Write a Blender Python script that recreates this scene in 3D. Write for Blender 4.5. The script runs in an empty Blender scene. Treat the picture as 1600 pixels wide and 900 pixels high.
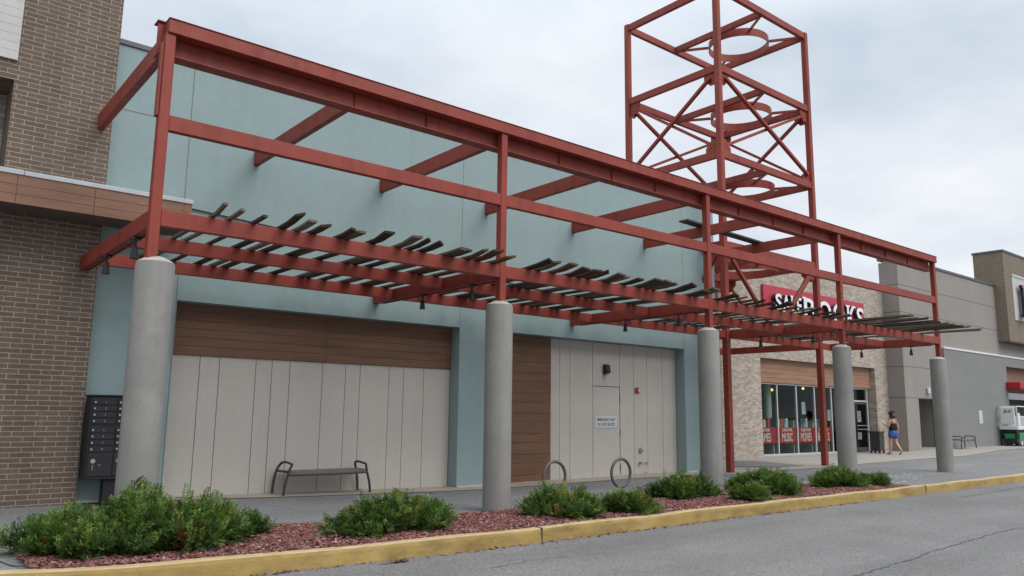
import bpy, bmesh, math, random
import numpy as np
from mathutils import Vector, Matrix
random.seed(7)
rng = np.random.default_rng(11)
R = math.radians
K = 0.88                      # everything below is laid out in survey units; the last step turns them into metres
sc = bpy.context.scene
COL = sc.collection

# ------------------------------------------------------------------ materials
MATS = {}
def new_mat(name):
    m = bpy.data.materials.new(name); m.use_nodes = True
    nt = m.node_tree; nt.nodes.clear()
    out = nt.nodes.new('ShaderNodeOutputMaterial'); b = nt.nodes.new('ShaderNodeBsdfPrincipled')
    nt.links.new(b.outputs[0], out.inputs[0])
    MATS[name] = m
    return m, nt, b
def N(nt, t, **kw):
    n = nt.nodes.new(t)
    for k, v in kw.items():
        if k in n.inputs.keys() if hasattr(n.inputs, 'keys') else False: n.inputs[k].default_value = v
        else: setattr(n, k, v)
    return n
def L(nt, a, b): nt.links.new(a, b)
def noise(nt, vec, scale, detail=4, rough=.55):
    n = nt.nodes.new('ShaderNodeTexNoise'); n.inputs['Scale'].default_value = scale
    n.inputs['Detail'].default_value = detail; n.inputs['Roughness'].default_value = rough
    if vec is not None: L(nt, vec, n.inputs['Vector'])
    return n.outputs['Fac']
def ramp(nt, fac, stops):
    r = nt.nodes.new('ShaderNodeValToRGB'); cr = r.color_ramp
    while len(cr.elements) < len(stops): cr.elements.new(.5)
    for e, (p, c) in zip(cr.elements, stops):
        e.position = p; e.color = (c[0], c[1], c[2], 1) if not isinstance(c, (int, float)) else (c, c, c, 1)
    L(nt, fac, r.inputs[0]); return r.outputs[0]
def mix(nt, fac, a, b, mode='MIX'):
    m = nt.nodes.new('ShaderNodeMix'); m.data_type = 'RGBA'; m.blend_type = mode
    for s, v in ((m.inputs[0], fac), (m.inputs[6], a), (m.inputs[7], b)):
        if hasattr(v, 'is_linked'): L(nt, v, s)
        elif isinstance(v, (int, float)): s.default_value = v
        else: s.default_value = (*v[:3], 1)
    return m.outputs[2]
def pos(nt, s=(1, 1, 1), obj=False):
    if obj: src = nt.nodes.new('ShaderNodeTexCoord').outputs['Object']
    else: src = nt.nodes.new('ShaderNodeNewGeometry').outputs['Position']
    if s == (1, 1, 1): return src
    m = nt.nodes.new('ShaderNodeMapping'); m.inputs['Scale'].default_value = s
    L(nt, src, m.inputs['Vector']); return m.outputs[0]
def bump(nt, b, h, strength=.3, dist=.01):
    n = nt.nodes.new('ShaderNodeBump'); n.inputs['Strength'].default_value = strength; n.inputs['Distance'].default_value = dist
    L(nt, h, n.inputs['Height']); L(nt, n.outputs[0], b.inputs['Normal'])
def mat_plain(name, c, rough=.6, var=.12, scale=3., streak=0., metal=0., spec=.4, bmp=0., bscale=80., obj=False, var2=.06, hstreak=0., pits=0.):
    """paint / render coat: base colour with two sizes of mottling, optional vertical weather streaks"""
    m, nt, b = new_mat(name)
    p = pos(nt, obj=obj)
    lo = tuple(x*(1-var) for x in c); hi = tuple(min(1, x*(1+var)) for x in c)
    col = ramp(nt, noise(nt, p, scale, 5), [(.3, lo), (.7, hi)])
    if var2: col = mix(nt, 1., col, ramp(nt, noise(nt, p, scale*14, 3), [(.3, 1-var2), (.7, 1.)]), 'MULTIPLY')
    if streak:
        s = noise(nt, pos(nt, (3.2, 3.2, .12), obj), 1.3, 5, .6)
        col = mix(nt, 1., col, ramp(nt, s, [(.35, 1-streak), (.6, 1.)]), 'MULTIPLY')
    if hstreak:
        s = noise(nt, pos(nt, (.22, .22, 4.2), obj), 1.1, 4, .6)
        col = mix(nt, 1., col, ramp(nt, s, [(.36, 1-hstreak), (.5, 1.)]), 'MULTIPLY')
    if pits:
        v = nt.nodes.new('ShaderNodeTexVoronoi'); v.inputs['Scale'].default_value = 9; L(nt, p, v.inputs['Vector'])
        col = mix(nt, 1., col, ramp(nt, v.outputs['Distance'], [(.05, 1-pits), (.09, 1.)]), 'MULTIPLY')
        col = mix(nt, ramp(nt, noise(nt, p, 2.3, 7, .7), [(.55, 0.), (.72, .35)]), col, tuple(x*1.35 for x in c))
        col = mix(nt, ramp(nt, noise(nt, pos(nt, (2, 2, .5)), 1.9, 7, .75), [(.56, 0.), (.70, .4)]), col, tuple(x*.6 for x in c))
    L(nt, col, b.inputs['Base Color']) ; b.inputs['Roughness'].default_value = rough
    b.inputs['Metallic'].default_value = metal; b.inputs['Specular IOR Level'].default_value = spec
    if bmp: bump(nt, b, noise(nt, p, bscale, 4), bmp, .01)
    return m

def mat_brick(name, c1, c2, mortar, bw, rh, ms, side=False, stain=.25, rnd=.5):
    m, nt, b = new_mat(name)
    g = nt.nodes.new('ShaderNodeNewGeometry'); sp = nt.nodes.new('ShaderNodeSeparateXYZ'); L(nt, g.outputs['Position'], sp.inputs[0])
    ad = nt.nodes.new('ShaderNodeMath'); ad.operation = 'ADD'; L(nt, sp.outputs[0], ad.inputs[0]); L(nt, sp.outputs[1], ad.inputs[1])
    cb = nt.nodes.new('ShaderNodeCombineXYZ'); L(nt, ad.outputs[0], cb.inputs[0]); L(nt, sp.outputs[2], cb.inputs[1])
    # slightly wavy joints
    wob = nt.nodes.new('ShaderNodeTexNoise'); wob.inputs['Scale'].default_value = 9; L(nt, g.outputs['Position'], wob.inputs['Vector'])
    vm = nt.nodes.new('ShaderNodeVectorMath'); vm.operation = 'MULTIPLY_ADD'; vm.inputs[1].default_value = (.008, .006, 0)
    L(nt, wob.outputs['Color'], vm.inputs[0]); L(nt, cb.outputs[0], vm.inputs[2])
    t = nt.nodes.new('ShaderNodeTexBrick'); L(nt, vm.outputs[0], t.inputs['Vector'])
    t.inputs['Scale'].default_value = 1; t.inputs['Brick Width'].default_value = bw; t.inputs['Row Height'].default_value = rh
    t.inputs['Mortar Size'].default_value = ms; t.inputs['Mortar Smooth'].default_value = .15; t.inputs['Bias'].default_value = 0
    t.offset = .5
    t.inputs['Color1'].default_value = (*c1, 1); t.inputs['Color2'].default_value = (*c2, 1); t.inputs['Mortar'].default_value = (*mortar, 1)
    p = g.outputs['Position']
    col = mix(nt, 1., t.outputs['Color'], ramp(nt, noise(nt, p, 28, 4), [(.3, 1-rnd*.45), (.7, 1.)]), 'MULTIPLY')
    mp = nt.nodes.new('ShaderNodeMapping'); mp.inputs['Scale'].default_value = (2.2, 2.2, .25); L(nt, p, mp.inputs[0])
    col = mix(nt, 1., col, ramp(nt, noise(nt, mp.outputs[0], 1., 5, .65), [(.3, 1-stain), (.6, 1.)]), 'MULTIPLY')
    # pale efflorescence
    mp2 = nt.nodes.new('ShaderNodeMapping'); mp2.inputs['Scale'].default_value = (5, 5, .9); L(nt, p, mp2.inputs[0])
    ef = ramp(nt, noise(nt, mp2.outputs[0], 1., 6, .7), [(.62, 0.), (.8, .3)])
    col = mix(nt, ef, col, (.4, .36, .33))
    L(nt, col, b.inputs['Base Color']); b.inputs['Roughness'].default_value = .85; b.inputs['Specular IOR Level'].default_value = .25
    inv = nt.nodes.new('ShaderNodeMath'); inv.operation = 'SUBTRACT'; inv.inputs[0].default_value = 1; L(nt, t.outputs['Fac'], inv.inputs[1])
    bump(nt, b, inv.outputs[0], .7, .012)
    return m

def mat_wood(name, c, dark, axis='x', rough=.55, grain=1.):
    m, nt, b = new_mat(name)
    p = pos(nt, (1.2, 14, 34) if axis == 'x' else (14, 1.2, 34))
    col = ramp(nt, noise(nt, p, 1.6*grain, 6, .65), [(.25, dark), (.75, c)])
    col = mix(nt, 1., col, ramp(nt, noise(nt, pos(nt, (.7, .7, 5.1)), 1.0, 2), [(.3, .78), (.7, 1.08)]), 'MULTIPLY')
    L(nt, col, b.inputs['Base Color']); b.inputs['Roughness'].default_value = rough; b.inputs['Specular IOR Level'].default_value = .35
    bump(nt, b, noise(nt, p, 3, 4), .15, .004)
    return m

def mat_attr(name, rough=.6, spec=.3, trans=0., mottling=0.):
    m, nt, b = new_mat(name)
    a = nt.nodes.new('ShaderNodeAttribute'); a.attribute_name = 'tint'
    col = a.outputs['Color']
    if mottling:
        col = mix(nt, 1., col, ramp(nt, noise(nt, pos(nt), 60, 3), [(.3, 1-mottling), (.7, 1.)]), 'MULTIPLY')
    L(nt, col, b.inputs['Base Color']); b.inputs['Roughness'].default_value = rough; b.inputs['Specular IOR Level'].default_value = spec
    if trans:
        out = [n for n in nt.nodes if n.type == 'OUTPUT_MATERIAL'][0]
        tr = nt.nodes.new('ShaderNodeBsdfTranslucent'); L(nt, col, tr.inputs[0])
        mx = nt.nodes.new('ShaderNodeMixShader'); mx.inputs[0].default_value = trans
        L(nt, b.outputs[0], mx.inputs[1]); L(nt, tr.outputs[0], mx.inputs[2]); L(nt, mx.outputs[0], out.inputs[0])
    return m

def mat_steel(name, c):
    """red oxide steel paint with faded patches and dark water runs from the boards"""
    m, nt, b = new_mat(name)
    p = pos(nt)
    col = ramp(nt, noise(nt, p, 1.1, 5), [(.3, tuple(x*.86 for x in c)), (.7, tuple(x*1.1 for x in c))])
    fade = ramp(nt, noise(nt, p, 2.7, 6, .65), [(.5, 0.), (.75, .3)])
    col = mix(nt, fade, col, (c[0]*1.05, c[1]*1.4, c[2]*1.6))
    st = noise(nt, pos(nt, (4.5, 4.5, .35)), 1.0, 4, .6)
    col = mix(nt, 1., col, ramp(nt, st, [(.33, .8), (.5, 1.)]), 'MULTIPLY')
    L(nt, col, b.inputs['Base Color']); b.inputs['Specular IOR Level'].default_value = .3
    L(nt, ramp(nt, noise(nt, p, 5, 3), [(.3, .42), (.7, .62)]), b.inputs['Roughness'])
    bump(nt, b, noise(nt, p, 40, 3), .05, .004)
    return m

def mat_asphalt(name, c, blotch=.16, stone=.5):
    m, nt, b = new_mat(name)
    p = pos(nt)
    v = nt.nodes.new('ShaderNodeTexVoronoi'); v.inputs['Scale'].default_value = 85; L(nt, p, v.inputs['Vector'])
    grit = ramp(nt, v.outputs['Color'], [(.15, 1-stone), (.5, 1.), (.9, 1+stone*.55)])
    col = mix(nt, 1., c, grit, 'MULTIPLY')
    col = mix(nt, 1., col, ramp(nt, noise(nt, p, 22, 4, .7), [(.3, .8), (.7, 1.1)]), 'MULTIPLY')
    col = mix(nt, 1., col, ramp(nt, noise(nt, p, .45, 6, .65), [(.3, 1-blotch), (.7, 1+blotch*.6)]), 'MULTIPLY')
    col = mix(nt, 1., col, ramp(nt, noise(nt, p, 48, 2, .5), [(.35, .82), (.5, 1.), (.68, 1.16)]), 'MULTIPLY')
    # tyre-polished bands running along the lane
    col = mix(nt, 1., col, ramp(nt, noise(nt, pos(nt, (.06, .9, 1)), 1.4, 4), [(.35, .88), (.65, 1.05)]), 'MULTIPLY')
    # small dark spots
    v2 = nt.nodes.new('ShaderNodeTexVoronoi'); v2.inputs['Scale'].default_value = 1.7; L(nt, p, v2.inputs['Vector'])
    sp = ramp(nt, v2.outputs['Distance'], [(.02, .55), (.045, 1.)])
    col = mix(nt, 1., col, sp, 'MULTIPLY')
    L(nt, col, b.inputs['Base Color']); b.inputs['Roughness'].default_value = .9; b.inputs['Specular IOR Level'].default_value = .3
    bump(nt, b, v.outputs['Distance'], .5, .006)
    return m

def mat_kerb():
    m, nt, b = new_mat('yellow_kerb_paint')
    p = pos(nt)
    col = ramp(nt, noise(nt, p, 2.2, 6, .65), [(.28, (.27, .18, .05)), (.6, (.36, .25, .08)), (.8, (.42, .31, .12))])
    worn = ramp(nt, noise(nt, pos(nt, (1.2, 1.2, 4)), 2.6, 7, .72), [(.60, 0.), (.70, .8)])
    col = mix(nt, worn, col, (.22, .19, .14))
    grime = ramp(nt, noise(nt, pos(nt, (.8, .8, 2.5)), 1.5, 6, .7), [(.36, .62), (.56, 1.)])
    col = mix(nt, 1., col, grime, 'MULTIPLY')
    gn = nt.nodes.new('ShaderNodeNewGeometry'); sx = nt.nodes.new('ShaderNodeSeparateXYZ'); L(nt, gn.outputs['True Normal'], sx.inputs[0])
    wr = nt.nodes.new('ShaderNodeMath'); wr.operation = 'MULTIPLY'; L(nt, ramp(nt, sx.outputs[2], [(.6, 0.), (.9, 1.)]), wr.inputs[0]); L(nt, ramp(nt, noise(nt, p, 3.5, 6, .7), [(.3, .35), (.6, .9)]), wr.inputs[1])
    col = mix(nt, wr.outputs[0], col, (.46, .36, .22))
    L(nt, col, b.inputs['Base Color']); b.inputs['Roughness'].default_value = .75
    bump(nt, b, noise(nt, p, 30, 5, .7), .35, .01)

def mat_glass(name, rough=.0):
    m, nt, b = new_mat(name)
    nt.nodes.remove(b)
    out = [n for n in nt.nodes if n.type == 'OUTPUT_MATERIAL'][0]
    tr = nt.nodes.new('ShaderNodeBsdfTransparent'); tr.inputs[0].default_value = (.80, .84, .82, 1)
    gl = nt.nodes.new('ShaderNodeBsdfGlossy'); gl.inputs['Roughness'].default_value = .01; gl.inputs[0].default_value = (1, 1, 1, 1)
    lw = nt.nodes.new('ShaderNodeLayerWeight'); pw = nt.nodes.new('ShaderNodeMath'); pw.operation = 'POWER'; L(nt, lw.outputs['Facing'], pw.inputs[0]); pw.inputs[1].default_value = 4.
    fr = nt.nodes.new('ShaderNodeMath'); fr.operation = 'MULTIPLY_ADD'; L(nt, pw.outputs[0], fr.inputs[0]); fr.inputs[1].default_value = .28; fr.inputs[2].default_value = .006
    mx = nt.nodes.new('ShaderNodeMixShader'); L(nt, fr.outputs[0], mx.inputs[0]); L(nt, tr.outputs[0], mx.inputs[1]); L(nt, gl.outputs[0], mx.inputs[2])
    L(nt, mx.outputs[0], out.inputs[0])

def mat_emit(name, c, s):
    m, nt, b = new_mat(name)
    b.inputs['Base Color'].default_value = (*c, 1); b.inputs['Emission Color'].default_value = (*c, 1); b.inputs['Emission Strength'].default_value = s

mat_brick('brown_brick', (.172, .129, .100), (.138, .103, .079), (.36, .31, .265), .285, .0743, .0068, stain=.16)
mat_brick('pale_stone_brick', (.56, .50, .43), (.34, .285, .235), (.46, .42, .37), .20, .066, .006, stain=.1, rnd=.6)
mat_brick('tan_brick', (.23, .185, .14), (.19, .15, .115), (.30, .26, .21), .24, .085, .010, stain=.12)
mat_plain('white_painted_brick', (.50, .495, .485), .7, .05, 4, .1)
mat_plain('teal_stucco', (.250, .335, .342), .8, .02, .7, .03, bmp=.12, bscale=140)
mat_plain('beige_siding', (.50, .472, .43), .7, .025, .9, .03)
mat_plain('siding_gap', (.17, .165, .15), .8)
mat_wood('brown_cladding', (.205, .108, .064), (.13, .066, .038))
mat_wood('warm_cladding', (.36, .20, .125), (.25, .135, .082))
mat_wood('fascia_cladding', (.27, .145, .095), (.185, .098, .062))
mat_steel('red_steel', (.24, .042, .028))
mat_plain('column_concrete', (.25, .245, .234), .85, .10, 1.3, .12, bmp=.3, bscale=60, pits=.35)
mat_plain('column_cap_grout', (.40, .39, .37), .85, .12, 5)
mat_plain('dark_flashing', (.10, .105, .125), .5, .1, 2, metal=.2)
mat_plain('white_flashing', (.46, .49, .52), .4, .07, 2, .1)
mat_plain('soffit_brown', (.13, .10, .085), .8)
mat_attr('weathered_board', .85, .2, mottling=.35)
mat_asphalt('lane_asphalt', (.187, .190, .193), .16, .34)
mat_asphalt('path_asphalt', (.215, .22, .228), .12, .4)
mat_plain('apron_concrete', (.36, .31, .26), .9, .1, 1.1, 0, bmp=.2, bscale=90, var2=.12)
mat_plain('plaza_concrete', (.31, .292, .268), .9, .09, .6, 0, bmp=.2, bscale=90, var2=.1)
mat_plain('mulch_soil', (.07, .036, .032), .95, .3, 12, bmp=.6, bscale=40)
mat_attr('mulch_chip', .85, .25)
mat_kerb()
mat_attr('shrub_leaf', .42, .45, .22)
mat_plain('shrub_stem', (.10, .065, .035), .85, .3, 20)
mat_plain('black_powder_coat', (.022, .022, .024), .45, .15, 6)
mat_plain('mailbox_bronze', (.014, .014, .016), .5, .15, 5, .15)
mat_plain('mailbox_door', (.019, .019, .022), .48, .12, 8)
mat_plain('bench_metal', (.045, .042, .038), .5, .2, 8)
mat_plain('bench_seat', (.12, .117, .112), .45, .12, 8)
mat_plain('rack_steel', (.085, .085, .09), .45, .2, 8)
mat_plain('brushed_metal', (.5, .5, .5), .35, .1, 10, metal=.8)
mat_plain('pipe_metal', (.36, .35, .33), .45, .2, 14, metal=.5)
mat_plain('sign_white', (.55, .57, .59), .4, .03, 3)
mat_plain('ink_dark', (.02, .022, .03), .6, .05)
mat_plain('number_white', (.35, .35, .35), .6, .05)
mat_plain('alarm_red', (.33, .022, .02), .35, .08, 6)
mat_plain('sign_red', (.42, .035, .06), .45, .05, 1)
mat_plain('letter_white', (.74, .76, .78), .4, .03)
mat_plain('banner_red', (.50, .03, .035), .5, .05)
mat_plain('banner_lettering', (.80, .77, .70), .5, .04)
mat_plain('frame_aluminium', (.52, .54, .55), .35, .06, 3, metal=.3)
mat_glass('window_glass')
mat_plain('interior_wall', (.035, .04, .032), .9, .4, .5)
mat_plain('interior_floor', (.05, .055, .06), .7)
mat_plain('interior_column', (.46, .52, .48), .7)
mat_emit('pendant_glow', (1., .46, .10), 2.2)
mat_plain('gray_stucco', (.265, .245, .225), .85, .05, .5, .06)
mat_plain('gray_stucco_joint', (.09, .085, .08), .9)
mat_plain('blue_gray_block', (.205, .209, .206), .85, .04, .5, 0, hstreak=.06)
mat_plain('white_trim', (.66, .66, .66), .5, .06, 2)
mat_plain('awning_red', (.36, .012, .022), .55, .06, 2)
mat_plain('pink_letter', (.55, .11, .19), .45, .05)
mat_plain('bin_bronze', (.05, .047, .047), .5, .15, 6)
mat_plain('lift_white', (.66, .68, .69), .4, .05, 2, .08)
mat_plain('lift_green', (.015, .22, .075), .4, .1, 3)
mat_plain('lift_black', (.02, .02, .021), .55, .2, 5)
mat_plain('rubber', (.14, .145, .14), .85, .2, 10)
mat_plain('caulk_white', (.5, .5, .5), .8, .15, 6)
mat_plain('skin', (.52, .285, .205), .5, .06, 8, obj=True)
mat_plain('hair_brown', (.03, .017, .013), .5, .3, 40, obj=True)
mat_plain('top_black', (.010, .010, .012), .8, .2, 20, obj=True)
mat_plain('denim', (.05, .105, .33), .8, .25, 30, obj=True)
mat_plain('sandal_leather', (.10, .035, .022), .6, .2, 20, obj=True)
mat_plain('faded_blue_paint', (.33, .40, .47), .85, .2, 6)
mat_plain('crack_filler', (.055, .056, .06), .8, .25, 9)
mat_plain('dead_leaf', (.13, .055, .03), .8, .3, 30)
mat_plain('poster_mixed', (.30, .33, .30), .6, .6, 7)
mat_plain('lens_grey', (.5, .5, .5), .2, .05)

# ------------------------------------------------------------------ mesh builder
class MB:
    def __init__(s): s.v = []; s.f = []; s.t = []
    def add(s, verts, faces, tint=None):
        o = len(s.v); s.v.extend([tuple(v) for v in verts]); s.f.extend([tuple(i+o for i in f) for f in faces])
        s.t.extend([tint]*len(faces)); return s
    def curve(s, pts, r, n=10, m=5):
        """a tube through the points along a smooth (Catmull-Rom) line"""
        p = [Vector(q) for q in pts]; p = [p[0]*2-p[1]]+p+[p[-1]*2-p[-2]]; out = []; rr = []
        for i in range(1, len(p)-2):
            for k in range(m+(i == len(p)-3)):
                t = k/m; a, b, c, d = p[i-1:i+3]
                out.append(.5*((2*b)+(c-a)*t+(2*a-5*b+4*c-d)*t*t+(3*b-a-3*c+d)*t**3)); rr.append(r[i-1]*(1-t)+r[min(i, len(r)-1)]*t)
        return s.tube(out, rr, n)
    def box(s, x0, x1, y0, y1, z0, z1, tint=None):
        v = [(x, y, z) for z in (z0, z1) for y in (y0, y1) for x in (x0, x1)]
        return s.add(v, [(0, 2, 3, 1), (4, 5, 7, 6), (0, 1, 5, 4), (2, 6, 7, 3), (0, 4, 6, 2), (1, 3, 7, 5)], tint)
    def bar(s, p, q, w, h, up=(0, 0, 1), tint=None):
        p, q = Vector(p), Vector(q); d = (q-p).normalized(); u = Vector(up)
        if abs(d.dot(u)) > .99: u = Vector((0, 1, 0))
        r = d.cross(u).normalized(); u = r.cross(d)
        v = [c + r*(a*w/2) + u*(b*h/2) for c in (p, q) for a, b in ((-1, -1), (1, -1), (1, 1), (-1, 1))]
        return s.add(v, [(3, 2, 1, 0), (4, 5, 6, 7), (0, 1, 5, 4), (1, 2, 6, 5), (2, 3, 7, 6), (3, 0, 4, 7)], tint)
    def tube(s, pts, r, n=10, closed=False, tint=None):
        pts = [Vector(p) for p in pts]; m = len(pts); rs = r if isinstance(r, (list, tuple)) else [r]*m
        verts = []; prev = None
        for i, p in enumerate(pts):
            if closed: d = (pts[(i+1) % m]-pts[i-1]).normalized()
            else: d = (pts[min(i+1, m-1)]-pts[max(i-1, 0)]).normalized()
            if prev is None:
                a = Vector((0, 0, 1)) if abs(d.z) < .9 else Vector((0, 1, 0)); e = d.cross(a).normalized()
            else: e = (prev - d*prev.dot(d)).normalized()
            prev = e; g = d.cross(e)
            verts += [p + (e*math.cos(2*math.pi*k/n) + g*math.sin(2*math.pi*k/n))*rs[i] for k in range(n)]
        faces = []
        for i in range(m if closed else m-1):
            j = (i+1) % m
            faces += [(i*n+k, i*n+(k+1) % n, j*n+(k+1) % n, j*n+k) for k in range(n)]
        if not closed: faces += [tuple(range(n-1, -1, -1)), tuple((m-1)*n+k for k in range(n))]
        return s.add(verts, faces, tint)
    def lathe(s, prof, c, n=40, tint=None):
        """profile (radius, z) round a vertical axis at c"""
        v = [(c[0]+r*math.cos(2*math.pi*k/n), c[1]+r*math.sin(2*math.pi*k/n), c[2]+z) for r, z in prof for k in range(n)]
        f = [(i*n+k, i*n+(k+1) % n, (i+1)*n+(k+1) % n, (i+1)*n+k) for i in range(len(prof)-1) for k in range(n)]
        f += [tuple(range(n-1, -1, -1)), tuple((len(prof)-1)*n+k for k in range(n))]
        return s.add(v, f, tint)
    def prism(s, poly, y0, y1, tint=None):
        """outline in X,Z (counter-clockwise seen from -Y), pushed from y0 to y1"""
        n = len(poly)
        v = [(x, y0, z) for x, z in poly] + [(x, y1, z) for x, z in poly]
        f = [tuple(range(n)), tuple(range(2*n-1, n-1, -1))] + [(i, i+n, (i+1) % n+n, (i+1) % n) for i in range(n)]
        return s.add(v, f, tint)
    def slab(s, poly, z0, z1, tint=None):
        n = len(poly)
        v = [(x, y, z0) for x, y in poly] + [(x, y, z1) for x, y in poly]
        f = [tuple(range(n-1, -1, -1)), tuple(range(n, 2*n))] + [(i, (i+1) % n, (i+1) % n+n, i+n) for i in range(n)]
        return s.add(v, f, tint)
    def ball(s, c, r, n=10, m=7, sc_=(1, 1, 1), tint=None):
        prof = [(max(1e-4, r*math.sin(math.pi*i/m)), -r*math.cos(math.pi*i/m)) for i in range(m+1)]
        o = len(s.v); s.lathe(prof, (0, 0, 0), n, tint)
        for i in range(o, len(s.v)):
            x, y, z = s.v[i]; s.v[i] = (c[0]+x*sc_[0], c[1]+y*sc_[1], c[2]+z*sc_[2])
        return s
    def build(s, name, mat, parent=None, bevel=0., smooth=False, base=None):
        me = bpy.data.meshes.new(name)
        o = bpy.data.objects.new(name, me); COL.objects.link(o)
        if parent is not None:
            o.parent = parent; org = WORLD(parent)
        else:
            if base is None:
                a = np.array(s.v); base = ((a[:, 0].min()+a[:, 0].max())/2, (a[:, 1].min()+a[:, 1].max())/2, a[:, 2].min())
            org = Vector(base); o.location = org
        me.from_pydata([(x-org[0], y-org[1], z-org[2]) for x, y, z in s.v], [], s.f)
        if any(t is not None for t in s.t):
            at = me.attributes.new('tint', 'FLOAT_COLOR', 'FACE')
            at.data.foreach_set('color', np.array([(*(t or (1, 1, 1)), 1.) for t in s.t], np.float32).ravel())
        me.materials.append(MATS[mat] if isinstance(mat, str) else mat)
        if bevel:
            bm = bmesh.new(); bm.from_mesh(me)
            bmesh.ops.recalc_face_normals(bm, faces=bm.faces)
            es = [e for e in bm.edges if len(e.link_faces) == 2 and e.calc_face_angle(0) > .6]
            bmesh.ops.bevel(bm, geom=es, offset=bevel, segments=1, affect='EDGES', profile=.5)
            bm.to_mesh(me); bm.free()
        if smooth:
            for p in me.polygons: p.use_smooth = True
            try: me.set_sharp_from_angle(angle=R(35))
            except Exception: pass
        return o
def WORLD(o):
    v = Vector((0, 0, 0))
    while o is not None: v += o.location; o = o.parent
    return v
def tag(o, label=None, cat=None, group=None, kind=None):
    if label: o['label'] = label
    if cat: o['category'] = cat
    if group: o['group'] = group
    if kind: o['kind'] = kind
    return o
def thing(name, label, cat, loc, group=None):
    o = bpy.data.objects.new(name, None); COL.objects.link(o); o.location = loc; o.empty_display_size = .2
    return tag(o, label, cat, group)
def copy_tree(o, parent=None):
    c = o.copy(); COL.objects.link(c); c.parent = parent
    for ch in list(o.children): copy_tree(ch, c)
    return c
def text(mb, s, size, at, face='-Y', depth=.01, bold=0., sx=1., align='CENTER', shear=0.):
    """letters as solid geometry standing on a wall: at = centre of the base line, front surface there"""
    cu = bpy.data.curves.new('t', 'FONT'); cu.body = s; cu.size = size; cu.align_x = align; cu.extrude = depth/2
    cu.offset = bold; cu.resolution_u = 4; cu.shear = shear
    ob = bpy.data.objects.new('t', cu); COL.objects.link(ob)
    dg = bpy.context.evaluated_depsgraph_get(); me = bpy.data.meshes.new_from_object(ob.evaluated_get(dg))
    vs = []
    for v in me.vertices:
        x, y, z = v.co; x *= sx; z -= depth/2
        if face == '-Y': vs.append((at[0]+x, at[1]-z-depth*0, at[2]+y))
        else: vs.append((at[0]-z, at[1]-x, at[2]+y))
    mb.add(vs, [tuple(p.vertices) for p in me.polygons])
    bpy.data.objects.remove(ob); bpy.data.meshes.remove(me); bpy.data.curves.remove(cu)
    return mb

def lerp(x, pts):
    return float(np.interp(x, [p[0] for p in pts], [p[1] for p in pts]))
def gz(x, y):
    """height of the walk: nearly level, following the small falls read from the wall bases"""
    t = min(1, max(0, (y-.3)/4.2))
    return t*lerp(x, [(-20, .05), (3, .05), (11, -.09), (20, -.05), (28, 0.), (39, 0.), (44, .14), (90, .16)])

# ------------------------------------------------------------------ ground
RZ = -.17
kerb_front = [(-14, 3.2), (-3.5, .15), (1.0, -1.22), (1.74, -1.5), (2.3, -1.66), (3.55, -1.86), (5.2, -1.95), (7.1, -2.03), (9.9, -2.0), (13.6, -1.95), (18.8, -1.97), (22.5, -1.95), (27, -1.9), (40, -1.6), (75, -1.1), (130, -.3)]
def kf(x): return lerp(x, kerb_front)
def sheet(name, mat, x0, x1, nx, ylo, yhi, ny, zf, kind='structure'):
    mb = MB(); vs = []; fs = []
    xs = np.linspace(x0, x1, nx+1)
    for x in xs:
        a, b_ = ylo(x), yhi(x)
        for j in range(ny+1):
            y = a+(b_-a)*j/ny; vs.append((x, y, zf(x, y)))
    for i in range(nx):
        for j in range(ny): fs.append((i*(ny+1)+j, (i+1)*(ny+1)+j, (i+1)*(ny+1)+j+1, i*(ny+1)+j+1))
    mb.add(vs, fs)
    return tag(mb.build(name, mat, base=(0, 0, 0)), kind=kind)
mb = MB(); mb.add([(-900, -900, RZ-.012), (1100, -900, RZ-.012), (1100, 1200, RZ-.012), (-900, 1200, RZ-.012)], [(0, 1, 2, 3)])
g = tag(mb.build('ground', 'lane_asphalt', base=(0, 0, 0)), kind='structure')
mb = MB(); mb.add([(-60, -45, RZ), (140, -45, RZ), (140, 0.2, RZ), (27, -1.9, RZ), (13.6, -1.9, RZ), (7.1, -1.9, RZ), (3.55, -1.7, RZ), (1, -1.1, RZ), (-14, 3.3, RZ), (-60, 17, RZ)], [tuple(range(10))])
tag(mb.build('road', 'lane_asphalt', base=(0, 0, 0)), kind='structure')
walk = sheet('footpath', 'path_asphalt', -14, 130, 220, lambda x: kf(x)+.16, lambda x: 9.4, 22, lambda x, y: gz(x, y))
# kerb: a real cast profile swept along the edge
def sweep_kerb():
    mb = MB(); prof = [(-.015, RZ-.05), (0, RZ-.05), (.012, -.02), (.022, .018), (.045, .03), (.17, .03), (.178, .02), (.178, -.1)]
    xs = list(np.arange(-14, 31, .25))+list(np.arange(31, 130, 2.))
    vs = []
    for x in xs:
        d = (kf(x+.05)-kf(x-.05))/.1; n = Vector((-d, 1)).normalized()
        w = .008*math.sin(x*1.7)+.005*math.sin(x*4.1)
        for a, z in prof: vs.append((x+n.x*a, kf(x)+n.y*a+w, z+(.006*math.sin(x*2.3) if z > 0 else 0)))
    k = len(prof); fs = [(i*k+j, (i+1)*k+j, (i+1)*k+j+1, i*k+j+1) for i in range(len(xs)-1) for j in range(k-1)]
    mb.add(vs, fs); return mb
tag(sweep_kerb().build('kerb', 'yellow_kerb_paint', base=(0, 0, 0)), kind='structure')
# joints in the kerb
mb = MB()
for x in (7.75, 20.4):
    mb.box(x-.0022, x+.0022, kf(x)-.003, kf(x)+.175, RZ, .0335)
tag(mb.build('kerb_joint', 'crack_filler', base=(0, 0, 0)), kind='structure')
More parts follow.
